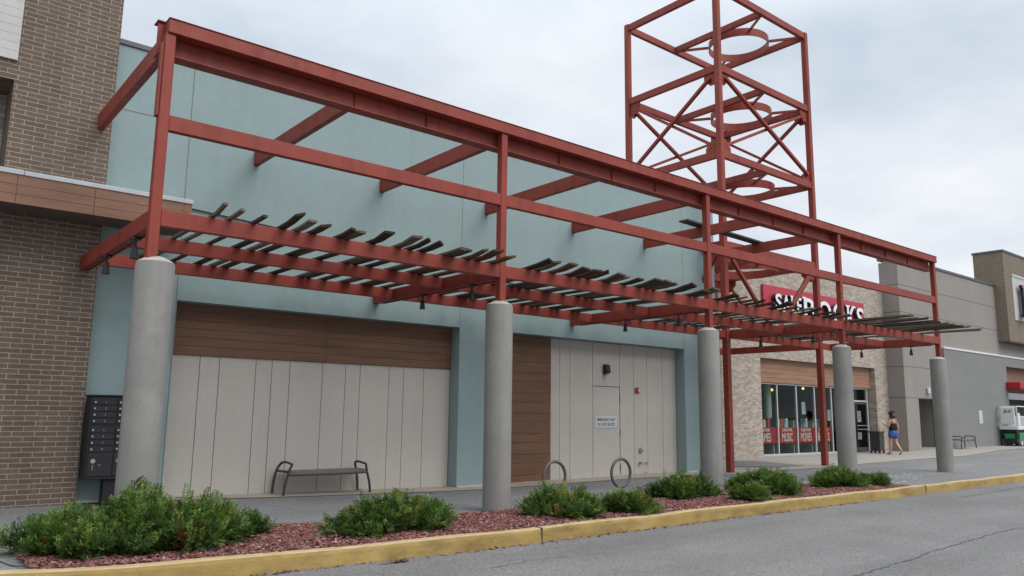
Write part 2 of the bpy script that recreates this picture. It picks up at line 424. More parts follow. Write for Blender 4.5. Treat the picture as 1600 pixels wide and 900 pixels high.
# concrete: apron along the wall, plaza round the tower and shop
apron_f = [(2.93, 4.45), (4.3, 4.40), (6, 4.17), (8.4, 3.95), (10, 3.85), (13.4, 3.83), (16.6, 3.95), (19.2, 3.80), (19.8, 3.22), (22, 3.34), (26, 3.32), (27.7, 3.48), (32.6, 3.9), (40, 4.2), (48, 4.8), (130, 9.2)]
sheet('concrete_apron', 'apron_concrete', 2.93, 19.3, 60, lambda x: lerp(x, apron_f), lambda x: 5.6, 3, lambda x, y: gz(x, y)+.012)
sheet('plaza', 'plaza_concrete', 19.3, 90, 90, lambda x: lerp(x, apron_f), lambda x: 14, 10, lambda x, y: gz(x, y)+.012)
mb = MB(); mb.slab([(22.52, 5.15), (23.78, 4.11), (25.2, 4.1), (26.0, 6.6), (25.0, 6.9)], -.01, .018)  # darker wedge laid over the plaza, coloured like the footpath
tag(mb.build('dark_patch', 'path_asphalt', base=(0, 0, 0)), kind='structure')
MB().curve([(1.14, .0, .004), (1.30, -.35, .006), (1.38, -.75, .008), (1.47, -1.08, .034), (1.5, -1.2, .036)], [.007, .007, .007, .008, .009], 6).build('expansion_joint', 'crack_filler', base=(0, 0, 0))['kind'] = 'structure'
# worn accessible-bay paint on the path
mb = MB()
for i in range(7):
    x = 20.9+i*.55; y0, y1 = -1.15+.1*i, .25+.05*i
    for k in range(5):
        if random.random() < .25: continue
        a = k/5+random.uniform(0, .06); b_ = a+random.uniform(.08, .17)
        w = random.uniform(.04, .09)
        xx = x+a*.9
        mb.add([(xx-w, y0+(y1-y0)*a, .004), (xx+w, y0+(y1-y0)*a, .004), (x+b_*.9+w, y0+(y1-y0)*b_, .004), (x+b_*.9-w, y0+(y1-y0)*b_, .004)], [(0, 1, 2, 3)])
tag(mb.build('faded_bay_marking', 'faded_blue_paint', base=(0, 0, 0)), kind='structure')
# cracks in the lane
def crack(pts, wid, seed):
    rnd = random.Random(seed); mb = MB(); L_ = []
    for (a, b_) in zip(pts[:-1], pts[1:]):
        n = max(2, int(math.hypot(b_[0]-a[0], b_[1]-a[1])/.09))
        for i in range(n):
            t = i/n; L_.append((a[0]+(b_[0]-a[0])*t+rnd.uniform(-.03, .03), a[1]+(b_[1]-a[1])*t+rnd.uniform(-.03, .03), wid*rnd.uniform(.3, 1.25)))
    vs = []
    for x, y, w in L_: vs += [(x, y-w, RZ+.004), (x, y+w, RZ+.004)]
    mb.add(vs, [(2*i, 2*i+2, 2*i+3, 2*i+1) for i in range(len(L_)-1)]); return mb
tag(crack([(8.2, -6.0), (9.3, -5.93), (11.2, -5.8), (11.5, -5.74), (12.8, -5.66), (14.6, -5.57), (16, -5.6), (22, -5.2), (30, -4.7)], .011, 3).build('road_crack', 'crack_filler', base=(0, 0, 0)), kind='structure')
tag(crack([(19.9, -2.0), (20.1, -2.85), (22.2, -2.75), (24.9, -2.63), (29, -2.5)], .014, 4).build('road_crack', 'crack_filler', base=(0, 0, 0)), kind='structure')
tag(crack([(6.0, -3.1), (6.7, -3.0), (7.4, -3.1)], .006, 5).build('road_crack', 'crack_filler', base=(0, 0, 0)), kind='structure')
# planting bed
bed_back = [(1.52, -.25), (2.6, .25), (4.7, .5), (5.54, .16), (8.4, -.1), (10.6, .0), (12.5, .2), (14.6, .3), (17.8, -.1), (19.0, -.85), (19.95, -1.5)]
def by(x): return lerp(x, bed_back)
xs = np.linspace(1.52, 19.95, 90)
mb = MB(); vs = []; fs = []
for x in xs:
    a = kf(x)+.175; b_ = max(by(x), a+.01)
    for j in range(9):
        t = j/8; vs.append((x, a+(b_-a)*t, .012+.03*math.sin(math.pi*t)*min(1, (b_-a))))
for i in range(len(xs)-1):
    for j in range(8): fs.append((i*9+j, (i+1)*9+j, (i+1)*9+j+1, i*9+j+1))
mb.add(vs, fs); tag(mb.build('planting_bed', 'mulch_soil', base=(0, 0, 0)), kind='structure')
def mulch():
    n = 42000
    x = rng.uniform(1.5, 19.9, n); a = np.array([kf(t)+.16 for t in x]); b_ = np.array([by(t) for t in x])+rng.normal(0, .03, n)
    u = rng.random(n); y = a+(b_-a)*u; ok = b_ > a+.02; x, y, u, a, b_ = x[ok], y[ok], u[ok], a[ok], b_[ok]; n = len(x)
    # a few strays on the path and the kerb
    k = 420; xs_ = rng.uniform(2.5, 19.5, k); ys_ = np.array([by(t) for t in xs_])+np.abs(rng.normal(0, .12, k))
    z = .015+.03*np.sin(math.pi*u)*np.minimum(1, b_-a)+rng.uniform(0, .022, n)
    x = np.r_[x, xs_]; y = np.r_[y, ys_]; z = np.r_[z, np.full(k, .004)]
    k2 = 260; xr = rng.uniform(2.5, 18, k2); yr = np.array([kf(t) for t in xr])-np.abs(rng.normal(0.015, .06, k2)); x = np.r_[x, xr]; y = np.r_[y, yr]; z = np.r_[z, np.full(k2, RZ+.004)]
    n = len(x)
    Lh = rng.uniform(.014, .045, n); Wh = rng.uniform(.007, .018, n); th = rng.uniform(0, 2*math.pi, n); tilt = rng.normal(0, .3, n); hh = rng.uniform(.006, .016, n)
    c, s = np.cos(th), np.sin(th)
    def pt(lx, ly, lz):
        dz = lx*np.sin(tilt)+lz
        return np.stack([x+lx*c-ly*s, y+lx*s+ly*c, z+dz], 1)
    V = np.stack([pt(-Lh, -Wh, 0*Lh), pt(Lh, -Wh*.7, 0*Lh), pt(Lh*.9, Wh, 0*Lh), pt(-Lh*.9, Wh*.8, 0*Lh), pt(Lh*rng.uniform(-.5, .5, n), Wh*rng.uniform(-.3, .3, n), hh)], 1).reshape(-1, 3)
    idx = np.arange(n)*5
    F = np.concatenate([np.stack([idx+i, idx+(i+1) % 4, idx+4], 1) for i in range(4)])
    pal = np.array([(.18, .072, .068), (.135, .050, .048), (.25, .125, .12), (.09, .038, .035), (.31, .20, .19), (.17, .085, .055)])
    pc = pal[rng.choice(6, n, p=[.3, .24, .18, .14, .06, .08])]*rng.uniform(.75, 1.25, (n, 1))
    me = bpy.data.meshes.new('mulch'); me.vertices.add(len(V)); me.vertices.foreach_set('co', V.ravel().astype(np.float32))
    me.loops.add(F.size); me.loops.foreach_set('vertex_index', F.ravel().astype(np.int32))
    me.polygons.add(len(F)); me.polygons.foreach_set('loop_start', (np.arange(len(F))*3).astype(np.int32))
    me.update(calc_edges=True); me.validate()
    at = me.attributes.new('tint', 'FLOAT_COLOR', 'FACE')
    at.data.foreach_set('color', np.c_[np.tile(pc, (4, 1)), np.ones(4*n)].astype(np.float32).ravel())
    me.materials.append(MATS['mulch_chip'])
    o = bpy.data.objects.new('mulch', me); COL.objects.link(o)
    return tag(o, 'reddish brown bark mulch filling the bed behind the yellow kerb', 'mulch', kind='stuff')
mulch()

# ------------------------------------------------------------------ brick building at the near end
D = 4.58
B = thing('brick_building', 'brown brick shop front with wood faced canopy, beside the black mailbox unit', 'building', (0, 4.4, 0))
YB = 4.40
mb = MB(); mb.prism([(-6, -.3), (2.93, -.3), (2.93, 13.5), (-6, 13.5), (-6, 7.16), (1.375, 7.16), (1.375, 5.3), (-6, 5.3)], YB, YB+1.2)
mb.build('wall', 'brown_brick', B)
mb = MB(); mb.box(-6, 1.375, YB+.9, YB+1.195, 5.302, 7.158); mb.build('recess_wall', 'pale_stone_brick', B)
mb = MB()
z = 7.5
while z < 13.4:
    mb.box(-6, 1.385, YB-.05, YB-.003, z, z+.148); z += .152
mb.build('painted_panel', 'white_painted_brick', B)
cn = MB().box(-6, 4.2, 3.6, 4.395, 4.86, 5.30).build('canopy', 'soffit_brown', B)
mb = MB()
for i, (z0, z1) in enumerate(((4.85, 5.0), (5.006, 5.15), (5.156, 5.315))):
    for a, b_ in ((-6, -1.9), (-1.893, 1.5), (1.507, 2.62), (2.627, 4.06), (4.066, 4.2)): mb.box(a, b_, 3.575, 3.598, z0, z1)
mb.build('fascia_board', 'fascia_cladding', cn)
mb = MB().box(-6, 1.58, 3.555, 4.39, 5.317, 5.40).box(1.586, 4.215, 3.555, 4.39, 5.317, 5.395); mb.build('roof_flashing', 'white_flashing', cn, bevel=.006)
MB().box(-6, 2.95, YB-.03, YB+1.25, 13.5, 13.6).build('coping', 'dark_flashing', B)

# ------------------------------------------------------------------ teal building
T = thing('teal_building', 'blue green rendered building behind the red pergola with two boarded shop openings', 'building', (12, D, 0))
XR = 21.1; ZT = 8.40
outline = [(2.935, -.4), (4.36, -.4), (4.36, 3.69), (10.92, 3.69), (10.92, -.4), (12.2, -.4), (12.2, 3.69), (19.45, 3.69), (19.45, -.4), (XR, -.4), (XR, ZT), (2.935, ZT)]
MB().prism(outline, D, D+.36).build('wall', 'teal_stucco', T)
MB().box(2.935, XR, D+.365, 9.0, 3.7, ZT-.05).box(2.94, XR, D+.5, 9, -.4, 3.695).build('rear_mass', 'teal_stucco', T)
MB().box(2.935, XR+.03, D-.035, D+.42, ZT+.002, ZT+.10).build('coping', 'dark_flashing', T, bevel=.006)
# control joints, cut as thin dark gaskets 3 mm proud
for x in (10.92, 19.46): MB().box(x-.006, x+.006, D-.003, D+.01, 3.70, ZT).build('control_joint', 'siding_gap', T)
MB().box(4.335, 4.352, D-.003, D+.01, -.05, ZT).build('control_joint', 'siding_gap', T); MB().box(2.94, 4.33, D-.003, D+.01, 7.145, 7.163).build('control_joint', 'siding_gap', T)
# sagging cable along the wall
MB().curve([(4.3, D-.03, 5.49), (6.04, D-.03, 5.39), (8.1, D-.03, 5.27), (10.34, D-.03, 5.10), (14, D-.03, 4.84), (20.5, D-.03, 4.45)], [.016]*6, 6).build('cable', 'black_powder_coat', T)
YP = D+.36
def boards(x0, x1, seams, z0f, z1f, name='siding'):
    mb = MB(); e = [x0]+list(seams)+[x1]
    for a, b_ in zip(e[:-1], e[1:]):
        mb.box(a+.0065, b_-.0065, YP, YP+.05, z0f, z1f)
    o = mb.build(name, 'beige_siding', T)
    MB().box(x0, x1, YP+.051, YP+.12, z0f-.05, z1f+.03).build('backing', 'siding_gap', o)
    return o
boards(4.37, 10.915, [4.98, 5.36, 6.10, 6.44, 6.83, 7.57, 8.12, 8.48, 9.22, 9.61, 10.16], -.12, 2.685)
def planks(x0, x1, zs, vj, name='wood_panel'):
    mb = MB(); e = [x0]+vj+[x1]
    for z0, z1 in zip(zs[:-1], zs[1:]):
        for a, b_ in zip(e[:-1], e[1:]): mb.box(a+.003, b_-.003, YP-.03, YP-.002, z0+.004, z1-.004)
    o = mb.build(name, 'brown_cladding', T)
    MB().box(x0, x1, YP-.0015, YP+.11, zs[0]+.02, zs[-1]).build('backing', 'siding_gap', o)
planks(4.37, 10.915, [2.69, 2.87, 3.04, 3.21, 3.37, 3.54, 3.69], [7.62])
zz = [-.12]; k = 0
while zz[-1] < 3.4: zz.append(zz[-1]+(.30 if k % 2 else .22)); k += 1
zz.append(3.688); planks(12.22, 14.19, zz, [])
boards(14.2, 15.80, [14.54, 14.92], -.12, 3.68); boards(16.915, 19.445, [17.51, 18.10, 18.81], -.12, 3.68)
boards(15.805, 16.91, [], 2.455, 3.68)
dr = MB().box(15.815, 16.90, YP+.004, YP+.05, -.08, 2.435).build('door', 'beige_siding', T, bevel=.004)
mb = MB().box(15.80, 16.912, YP+.06, YP+.12, -.15, 2.45); mb.build('backing', 'siding_gap', dr)
for z in (2.12, 1.13, .16):
    MB().tube([(16.905, YP-.008, z-.1), (16.905, YP-.008, z+.1)], .011, 8).build('hinge', 'bin_bronze', dr)
# caulk / membrane at the wall foot
for x0, x1, y in ((10.93, 12.18, D-.02), (19.46, XR-.02, D-.02), (2.95, 4.3, D-.02)):
    MB().box(x0, x1, y-.012, D-.002, gz(x0, D)-.1, gz((x0+x1)/2, D)+.045).build('base_caulk', 'caulk_white', T)
mb = MB(); mb.box(14.95, 16.9, YP-.03, YP-.002, -.12, gz(16, YP)+.035)
mb.build('base_caulk', 'caulk_white', T)

# things fixed to the teal building
wl = thing('wall_light', 'black wall light above the emergency exit door', 'wall light', (16.3, YP, 2.75))
MB().box(16.23, 16.37, YP-.03, YP-.001, 2.78, 3.06).build('mount_plate', 'black_powder_coat', wl, bevel=.008)
mb = MB().add([(16.2, YP-.032, 2.80), (16.4, YP-.032, 2.80), (16.4, YP-.032, 3.08), (16.2, YP-.032, 3.08), (16.22, YP-.17, 2.84), (16.38, YP-.17, 2.84), (16.38, YP-.13, 3.05), (16.22, YP-.13, 3.05)],
    [(0, 1, 2, 3), (7, 6, 5, 4), (0, 4, 5, 1), (1, 5, 6, 2), (2, 6, 7, 3), (3, 7, 4, 0)]); mb.build('housing', 'black_powder_coat', wl, bevel=.012)
MB().box(16.24, 16.36, YP-.15, YP-.05, 2.765, 2.80).build('lens', 'lens_grey', wl, bevel=.01)
al = thing('fire_alarm', 'red fire alarm strobe on the beige boards beside the exit door', 'fire alarm', (17.63, YP, 2.30))
MB().box(17.55, 17.72, YP-.055, YP-.001, 2.28, 2.45).build('housing', 'alarm_red', al, bevel=.02)
MB().box(17.655, 17.70, YP-.075, YP-.056, 2.33, 2.41).build('strobe_lens', 'letter_white', al, bevel=.008)
es = thing('exit_sign', 'white EMERGENCY EXIT DO NOT BLOCK sign on the beige door', 'sign', (16.33, YP, 1.29))
MB().box(15.885, 16.775, YP-.012, YP+.003, 1.285, 1.60).build('panel', 'sign_white', es, bevel=.004)
mb = MB(); text(mb, 'EMERGENCY EXIT', .108, (16.33, YP-.013, 1.475), depth=.003, bold=.0022, sx=.86); mb.build('lettering', 'ink_dark', es)
mb = MB(); text(mb, 'DO NOT BLOCK', .108, (16.33, YP-.013, 1.345), depth=.003, bold=.0022, sx=.86)
mb.build('lettering', 'ink_dark', es)
ds = thing('pipe_fitting', 'round grey vent cover low on the beige boards by the door', 'vent', (17.76, YP, .63))
v = MB()
c_ = [(17.76+.085*math.cos(t), YP, .63+.095*math.sin(t)) for t in np.linspace(0, 2*math.pi, 25)[:-1]]
v.add([(x, YP-.001, z) for x, y, z in c_]+[(17.76+(x-17.76)*.75, YP-.06, .63+(z-.63)*.75) for x, y, z in c_], [tuple(range(24, 48))[::1]]+[(i, (i+1) % 24, (i+1) % 24+24, i+24) for i in range(24)])
v.build('cover', 'pipe_metal', ds); MB().tube([(17.76, YP-.06, .63), (17.76, YP-.10, .63)], .03, 10).build('cap', 'pipe_metal', ds)
fb = thing('hose_tap', 'small metal pipe stubs and tap low on the beige boards', 'tap', (17.8, YP, .2))
MB().tube([(17.72, YP, .27), (17.72, YP-.09, .27)], .035, 10).tube([(17.72, YP-.085, .27), (17.72, YP-.11, .27)], .045, 10).build('pipe_stub', 'pipe_metal', fb)
MB().tube([(17.98, YP, .27), (17.98, YP-.07, .27), (17.98, YP-.10, .24), (17.98, YP-.10, .19)], .016, 8).tube([(17.93, YP-.09, .29), (18.03, YP-.09, .29)], .012, 6).build('spout', 'pipe_metal', fb)
MB().tube([(17.90, YP-.02, -.02), (17.99, YP-.03, .0), (18.02, YP-.03, -.06)], .012, 6).build('drain_pipe', 'pipe_metal', fb)

# ------------------------------------------------------------------ pergola
P = [2.70, 8.575, 14.635, 20.595, 26.735]
PY = .075
pg = thing('pergola', 'long red steel pergola on round concrete columns in front of the blue green building', 'pergola', (14.6, 0, 0))
cprof = [(.243, -.15), (.243, .02), (.245, .04), (.243, 1.2), (.244, 2.4), (.243, 3.53), (.235, 3.56)]
for i, x in enumerate(P):
    cx = x+(.08 if i == 0 else .02)
    c = MB().lathe(cprof, (cx, .12, 0), 48).build('column', 'column_concrete', pg, smooth=True)
    MB().lathe([(.234, 3.561), (.20, 3.585), (.11, 3.635)], (cx, .12, 0), 40).build('cap', 'column_cap_grout', c, smooth=True)
    MB().box(x-.068, x+.068, 0, .14, 3.60, 6.735).build('post', 'red_steel', pg, bevel=.008)
    if i == 0:
        MB().box(x-.105, x-.0685, .03, .125, 5.55, 6.60).build('side_plate', 'red_steel', pg, bevel=.004)
MB().box(2.655, 26.86, -.035, .145, 6.737, 6.93).box(2.645, 26.875, -.05, .16, 6.931, 6.945).build('top_rail', 'red_steel', pg, bevel=.006)
mb = MB().box(2.57, 26.80, .20, .225, 6.475, 6.945).box(2.57, 26.80, .10, .33, 6.46, 6.474).box(2.555, 26.80, .165, .36, 6.946, 6.962)
mb.build('top_beam', 'red_steel', pg)
mb = MB()
for x in (5.6, 6.98, 10.1, 11.6, 12.98, 16.1, 17.6, 19.05, 22.2, 23.7, 25.2): mb.box(x-.003, x+.003, .165, .199, 6.475, 6.73)
mb.build('stiffener', 'red_steel', pg)
for a, b_ in zip(P[:-1], P[1:]):
    MB().box(a+.069, b_-.069, .01, .115, 5.37, 5.585).build('rail', 'red_steel', pg, bevel=.006)
    MB().box(a+.069, b_-.069, .005, .115, 4.045, 4.27).build('edge_beam', 'red_steel', pg, bevel=.006)
for i, x in enumerate(P):
    yend = [D-.003, D-.003, D-.003, 3.62, 3.80][i]
    xx = x+.02
    MB().box(xx-.075, xx+.075, .141, yend, 4.03, 4.268).build('cross_beam', 'red_steel', pg, bevel=.005)
    # lighting conduit slung under the cross beam
    MB().tube([(xx+.05, .3, 4.018), (xx+.05, yend-.25, 4.018)], .011, 6).build('conduit', 'red_steel', pg)
for a, b_ in zip(P[:-1], P[1:]):
    MB().box(a+.097, b_-.057, 1.80, 1.90, 4.055, 4.266).build('joist', 'red_steel', pg, bevel=.005)
for a, b_ in ((P[0]+.097, P[1]-.057), (P[1]+.097, P[2]-.057), (P[2]+.097, 20.40), (20.60, 25.90), (26.10, P[4]-.057)):
    MB().box(a, b_, 3.72, 3.82, 4.05, 4.266).build('joist', 'red_steel', pg, bevel=.005)
for i in range(7):
    x = (P[i//2] if i % 2 == 0 else (P[i//2]+P[i//2+1])/2)+.055
    MB().box(x-.055, x+.055, .335, D-.003 if i < 6 else 3.62, 6.61, 6.90).build('rafter', 'red_steel', pg, bevel=.005)
# boards laid across the joists, warped and weathered
tips1 = [3.44, 3.68, 4.01, 4.45, 4.67, 4.92, 5.36, 5.49, 5.94, 6.4, 6.64, 6.87, 7.33, 7.45, 7.79, 8.01, 8.35, 9.18, 9.41, 9.78, 10.22, 10.46, 10.72, 11.17, 11.3, 11.75, 12.2, 12.44, 12.66, 13.15, 13.28, 13.87, 14.09, 14.9, 15.24, 15.62, 16.06, 16.43, 17.1, 17.5, 17.97, 18.42, 19.02, 19.57, 19.9]
tips2 = [20.71, 21.04, 21.45, 21.88, 22.4, 22.8, 23.22, 23.61, 24.18, 24.7, 25.47]
pal = [(.085, .062, .046), (.12, .094, .072), (.06, .043, .032), (.17, .138, .105), (.12, .066, .038), (.05, .04, .034)]
def slat(x, y0, y1, w, th, bow, roll, tipup, skew, tint):
    mb = MB(); n = 14; vs = []; cut = random.uniform(-.9, .9)
    for i in range(n+1):
        t = i/n; y = y0+(y1-y0)*t
        over = max(0, (.02-y))
        z = 4.272+bow*math.sin(math.pi*t)*.6+tipup*over*over*(.9 if y0 > -1 else .3)
        a = roll*min(1, over*2.)
        for dx, dz in ((-w/2, 0), (w/2, 0), (w/2, th), (-w/2, th)):
            vs.append((x+skew*(t-0)+dx*math.cos(a)-dz*math.sin(a), y+(cut*dx*(1-t)**6), z+abs(math.sin(a))*w/2+dx*math.sin(a)+dz*math.cos(a)))
    fs = [(0, 1, 2, 3), (n*4+3, n*4+2, n*4+1, n*4)]
    for i in range(n):
        for j in range(4): fs.append((i*4+j, (i+1)*4+j, (i+1)*4+(j+1) % 4, i*4+(j+1) % 4))
    mb.add(vs, [f[::-1] for f in fs], tint)
    return mb.build('slat', 'weathered_board', pg)
for k, x in enumerate(tips1):
    c = random.choice(pal); f = random.uniform(.8, 1.15)
    slat(x, -.52+random.uniform(-.09, .09), 4.12+random.uniform(-.12, .1), (random.uniform(.125, .16) if x > 7 else random.uniform(.10, .135)) if x > 4.2 else .065, .036, random.uniform(0, .02), random.uniform(-.42, .30), random.uniform(.06, .30), random.uniform(-.07, .07), tuple(v*f for v in c))
for k, x in enumerate(tips2):
    c = random.choice(pal); f = random.uniform(.8, 1.15)
    slat(x, -1.67+random.uniform(-.05, .05), 4.1+random.uniform(-.1, .1), random.uniform(.12, .15), .042, random.uniform(0, .01), random.uniform(-.15, .15), random.uniform(-.01, .03), random.uniform(-.03, .03), tuple(v*f for v in c))
lb = MB().bar((16.8, 2.42, 6.93), (20.82, 2.68, 6.93), .30, .05, tint=(.085, .08, .075)).build('loose_plank', 'weathered_board', bevel=.004)
tag(lb, 'grey weathered plank lying loose across two upper rafters near the red tower', 'plank')

# spotlights hung under the cross beams
def spotlight():
    t = thing('spotlight', None, 'spotlight', (0, 0, 0), 'black spotlights hanging under the pergola cross beams')
    MB().lathe([(.075, -.03), (.075, -.002)], (0, 0, 0), 16).build('mount_plate', 'black_powder_coat', t)
    MB().tube([(0, 0, -.03), (0, 0, -.11)], .018, 8).build('stem', 'black_powder_coat', t)
    MB().lathe([(.02, -.105), (.040, -.12), (.045, -.2), (.058, -.30), (.050, -.301), (.038, -.25)], (0, 0, 0), 18).build('lamp_can', 'black_powder_coat', t, smooth=True)
    return t
sp0 = spotlight()
where = ['cross beam touching the brick wall', 'cross beam over the second column', 'cross beam over the third column', 'cross beam meeting the red tower', 'cross beam at the far pergola end']
for i, x in enumerate(P):
    for y, part in ((.93, 'column end'), (2.62, 'wall end')):
        s = sp0 if (i == 0 and y < 1) else copy_tree(sp0)
        s.location = (x+.02-.02, y, 4.028); s['label'] = f'black spotlight at the {part} of the {where[i]}'

# ------------------------------------------------------------------ lattice tower
tw = thing('lattice_tower', 'open red steel lattice tower with four rings rising behind the pergola', 'tower', (23.2, 5.7, 0))
X0, X1, Y0, Y1 = 20.5, 26.0, 3.77, 7.70
ZB = [4.27, 7.15, 10.15, 13.10, 16.0]
for x in (X0, X1):
    for y in (Y0, Y1): MB().box(x-.095, x+.095, y-.095, y+.095, -.05, ZB[-1]+.02).build('post', 'red_steel', tw, bevel=.01)
XM = (X0+X1)/2
for k, z in enumerate(ZB):
    for y in (Y0, Y1):
        if k == 0 and y == Y0: continue
        MB().box(X0+.096, X1-.096, y-.07, y+.07, z-.24, z).build('band_beam', 'red_steel', tw, bevel=.006)
    for x in (X0, X1): MB().box(x-.07, x+.07, Y0+.096, Y1-.096, z-.24, z).build('band_beam', 'red_steel', tw, bevel=.006)
    if k == 0: continue
    MB().box(XM-.07, XM+.07, Y0+.071, Y1-.071, z-.23, z-.004).build('middle_beam', 'red_steel', tw, bevel=.006)
    cx, cy, r = (XM+X1)/2+.02, (Y0+Y1)/2, 1.12
    mb = MB(); n = 56; vs = []
    for i in range(n):
        a = 2*math.pi*i/n
        for rr, zz_ in ((r, z-.32), (r, z-.02), (r-.025, z-.02), (r-.025, z-.32)): vs.append((cx+rr*math.cos(a), cy+rr*math.sin(a), zz_))
    fs = []
    for i in range(n):
        j = (i+1) % n
        for q in range(4): fs.append((i*4+q, j*4+q, j*4+(q+1) % 4, i*4+(q+1) % 4))
    mb.add(vs, fs); mb.build('ring', 'red_steel', tw, smooth=True)
    for sx, sy in ((-1, -1), (1, -1), (1, 1), (-1, 1)):
        ex = XM+.07 if sx < 0 else X1-.08; ey = Y0+.09 if sy < 0 else Y1-.09
        d = Vector((ex-cx, ey-cy)); d.normalize()
        MB().bar((cx+d.x*(r+.003), cy+d.y*(r+.003), z-.14), (ex, ey, z-.14), .06, .09).build('ring_strut', 'red_steel', tw)
def brace(p, q, w=.12, h=.10): return MB().bar(p, q, w, h).build('brace', 'red_steel', tw, bevel=.004)
zt, zb = ZB[3]-.42, ZB[2]+.22
for y, o in ((Y0, .06), (Y1, .06)):
    brace((X0+.3, y-o, zt), (X1-.3, y-o, zb)); brace((X0+.3, y+o, zb), (X1-.3, y+o, zt))
for x, o in ((X0, .06), (X1, .06)):
    brace((x-o, Y0+.28, zt), (x-o, Y1-.28, zb)); brace((x+o, Y0+.28, zb), (x+o, Y1-.28, zt))
for y in (Y0, Y1):
    brace((X0+.3, y, ZB[1]-.42), (XM-.06, y, ZB[0]+.15)); brace((X1-.3, y, ZB[1]-.42), (XM+.06, y, ZB[0]+.15))
for x in (X0, X1):
    ym = (Y0+Y1)/2
    brace((x, Y0+.28, ZB[1]-.42), (x, ym-.06, ZB[0]+.15)); brace((x, Y1-.28, ZB[1]-.42), (x, ym+.06, ZB[0]+.15))
def gusset(x, y, z, ax, s, up):
    """bolted plate in the corner of a bracing panel"""
    pts = [(0, 0), (.46, 0), (.46, .16), (.22, .42), (0, .42)]
    mb = MB(); zz_ = -1 if not up else 1
    vs = []
    for o in (-.012, .012):
        for a, b_ in pts:
            if ax == 'x': vs.append((x+s*(.096+a), y+o, z+zz_*b_))
            else: vs.append((x+o, y+s*(.096+a), z+zz_*b_))
    n = len(pts); mb.add(vs, [tuple(range(n)), tuple(range(2*n-1, n-1, -1))]+[(i, i+n, (i+1) % n+n, (i+1) % n) for i in range(n)])
    for a, b_ in ((.16, .16), (.16, .26), (.26, .16), (.26, .26), (.33, .12)):
        if ax == 'x': mb.tube([(x+s*(.096+a), y-.03, z+zz_*b_), (x+s*(.096+a), y+.03, z+zz_*b_)], .016, 6)
        else: mb.tube([(x-.03, y+s*(.096+a), z+zz_*b_), (x+.03, y+s*(.096+a), z+zz_*b_)], .016, 6)
    bm_o = mb.build('gusset_plate', 'red_steel', tw)
for (x, sx) in ((X0, 1), (X1, -1)):
    for (y, sy) in ((Y0, 1), (Y1, -1)):
        gusset(x, y, ZB[3]-.242, 'x', sx, False); gusset(x, y, ZB[3]-.242, 'y', sy, False)
        gusset(x, y, ZB[2]+.002, 'x', sx, True); gusset(x, y, ZB[2]+.002, 'y', sy, True)
        gusset(x, y, ZB[1]-.242, 'x', sx, False); gusset(x, y, ZB[1]-.242, 'y', sy, False)

# ------------------------------------------------------------------ book shop
S = thing('book_shop', 'pale brick shop behind the red tower with a glazed front under wood cladding', 'building', (34, 8, 0))
YS = 8.0; ZS = 8.15
MB().prism([(XR+.02, -.3), (28.8, -.3), (28.8, 4.1), (38.75, 4.1), (38.75, -.3), (41.5, -.3), (41.5, ZS), (XR+.02, ZS)], YS, YS+.62).build('wall', 'pale_stone_brick', S)
MB().box(XR, 40.0, YS-.03, YS+.66, ZS+.002, ZS+.09).build('coping', 'dark_flashing', S)
mb = MB(); zz = [3.10, 3.30, 3.50, 3.70, 3.90, 4.098]
for z0, z1 in zip(zz[:-1], zz[1:]):
    for a, b_ in ((28.81, 33.85), (33.86, 38.74)): mb.box(a, b_, YS+.26, YS+.31, z0+.004, z1-.004)
c = mb.build('wood_panel', 'warm_cladding', S); MB().box(28.81, 38.74, YS+.311, YS+.36, 3.09, 4.098).build('backing', 'siding_gap', c)
YG = YS+.4
mull = [28.82, 30.53, 32.06, 33.58, 35.06]
fr = MB()
for x in mull: fr.box(x-.035, x+.035, YG-.05, YG+.05, .09, 3.09)
fr.box(28.80, 35.6, YG-.06, YG+.06, .0, .088).box(28.80, 38.74, YG-.05, YG+.05, 3.03, 3.088)
for x in (35.53, 35.68, 37.1, 38.50): fr.box(x-.045, x+.045, YG-.055, YG+.055, .02, 3.029)
fr.box(35.73, 38.45, YG-.045, YG+.045, 2.42, 2.50)
fr.build('window_frame', 'frame_aluminium', S, bevel=.006)
for a, b_ in zip(mull, mull[1:]+[35.48]): MB().box(a+.036, b_-.036, YG-.005, YG+.005, .09, 3.028).build('pane', 'window_glass', S)
for a, b_ in ((35.73, 37.05), (37.15, 38.45)):
    d = MB()
    d.box(a, a+.09, YG-.03, YG+.03, .04, 2.41).box(b_-.09, b_, YG-.03, YG+.03, .04, 2.41).box(a+.091, b_-.091, YG-.03, YG+.03, .04, .24).box(a+.091, b_-.091, YG-.03, YG+.03, 2.31, 2.41)
    d = d.build('door', 'frame_aluminium' if a < 36 else 'bin_bronze', S)
    MB().box(a+.091, b_-.091, YG-.005, YG+.005, .241, 2.309).build('pane', 'window_glass', d)
    MB().tube([(a+.14, YG-.09, 1.1), (b_-.14, YG-.09, 1.1)], .02, 8).tube([(a+.14, YG-.09, 1.28), (b_-.14, YG-.09, 1.28)], .02, 8).build('handle', 'brushed_metal', d)
    MB().box(a+.04, b_-.04, YG-.005, YG+.005, 2.51, 3.02).build('transom', 'window_glass', S)
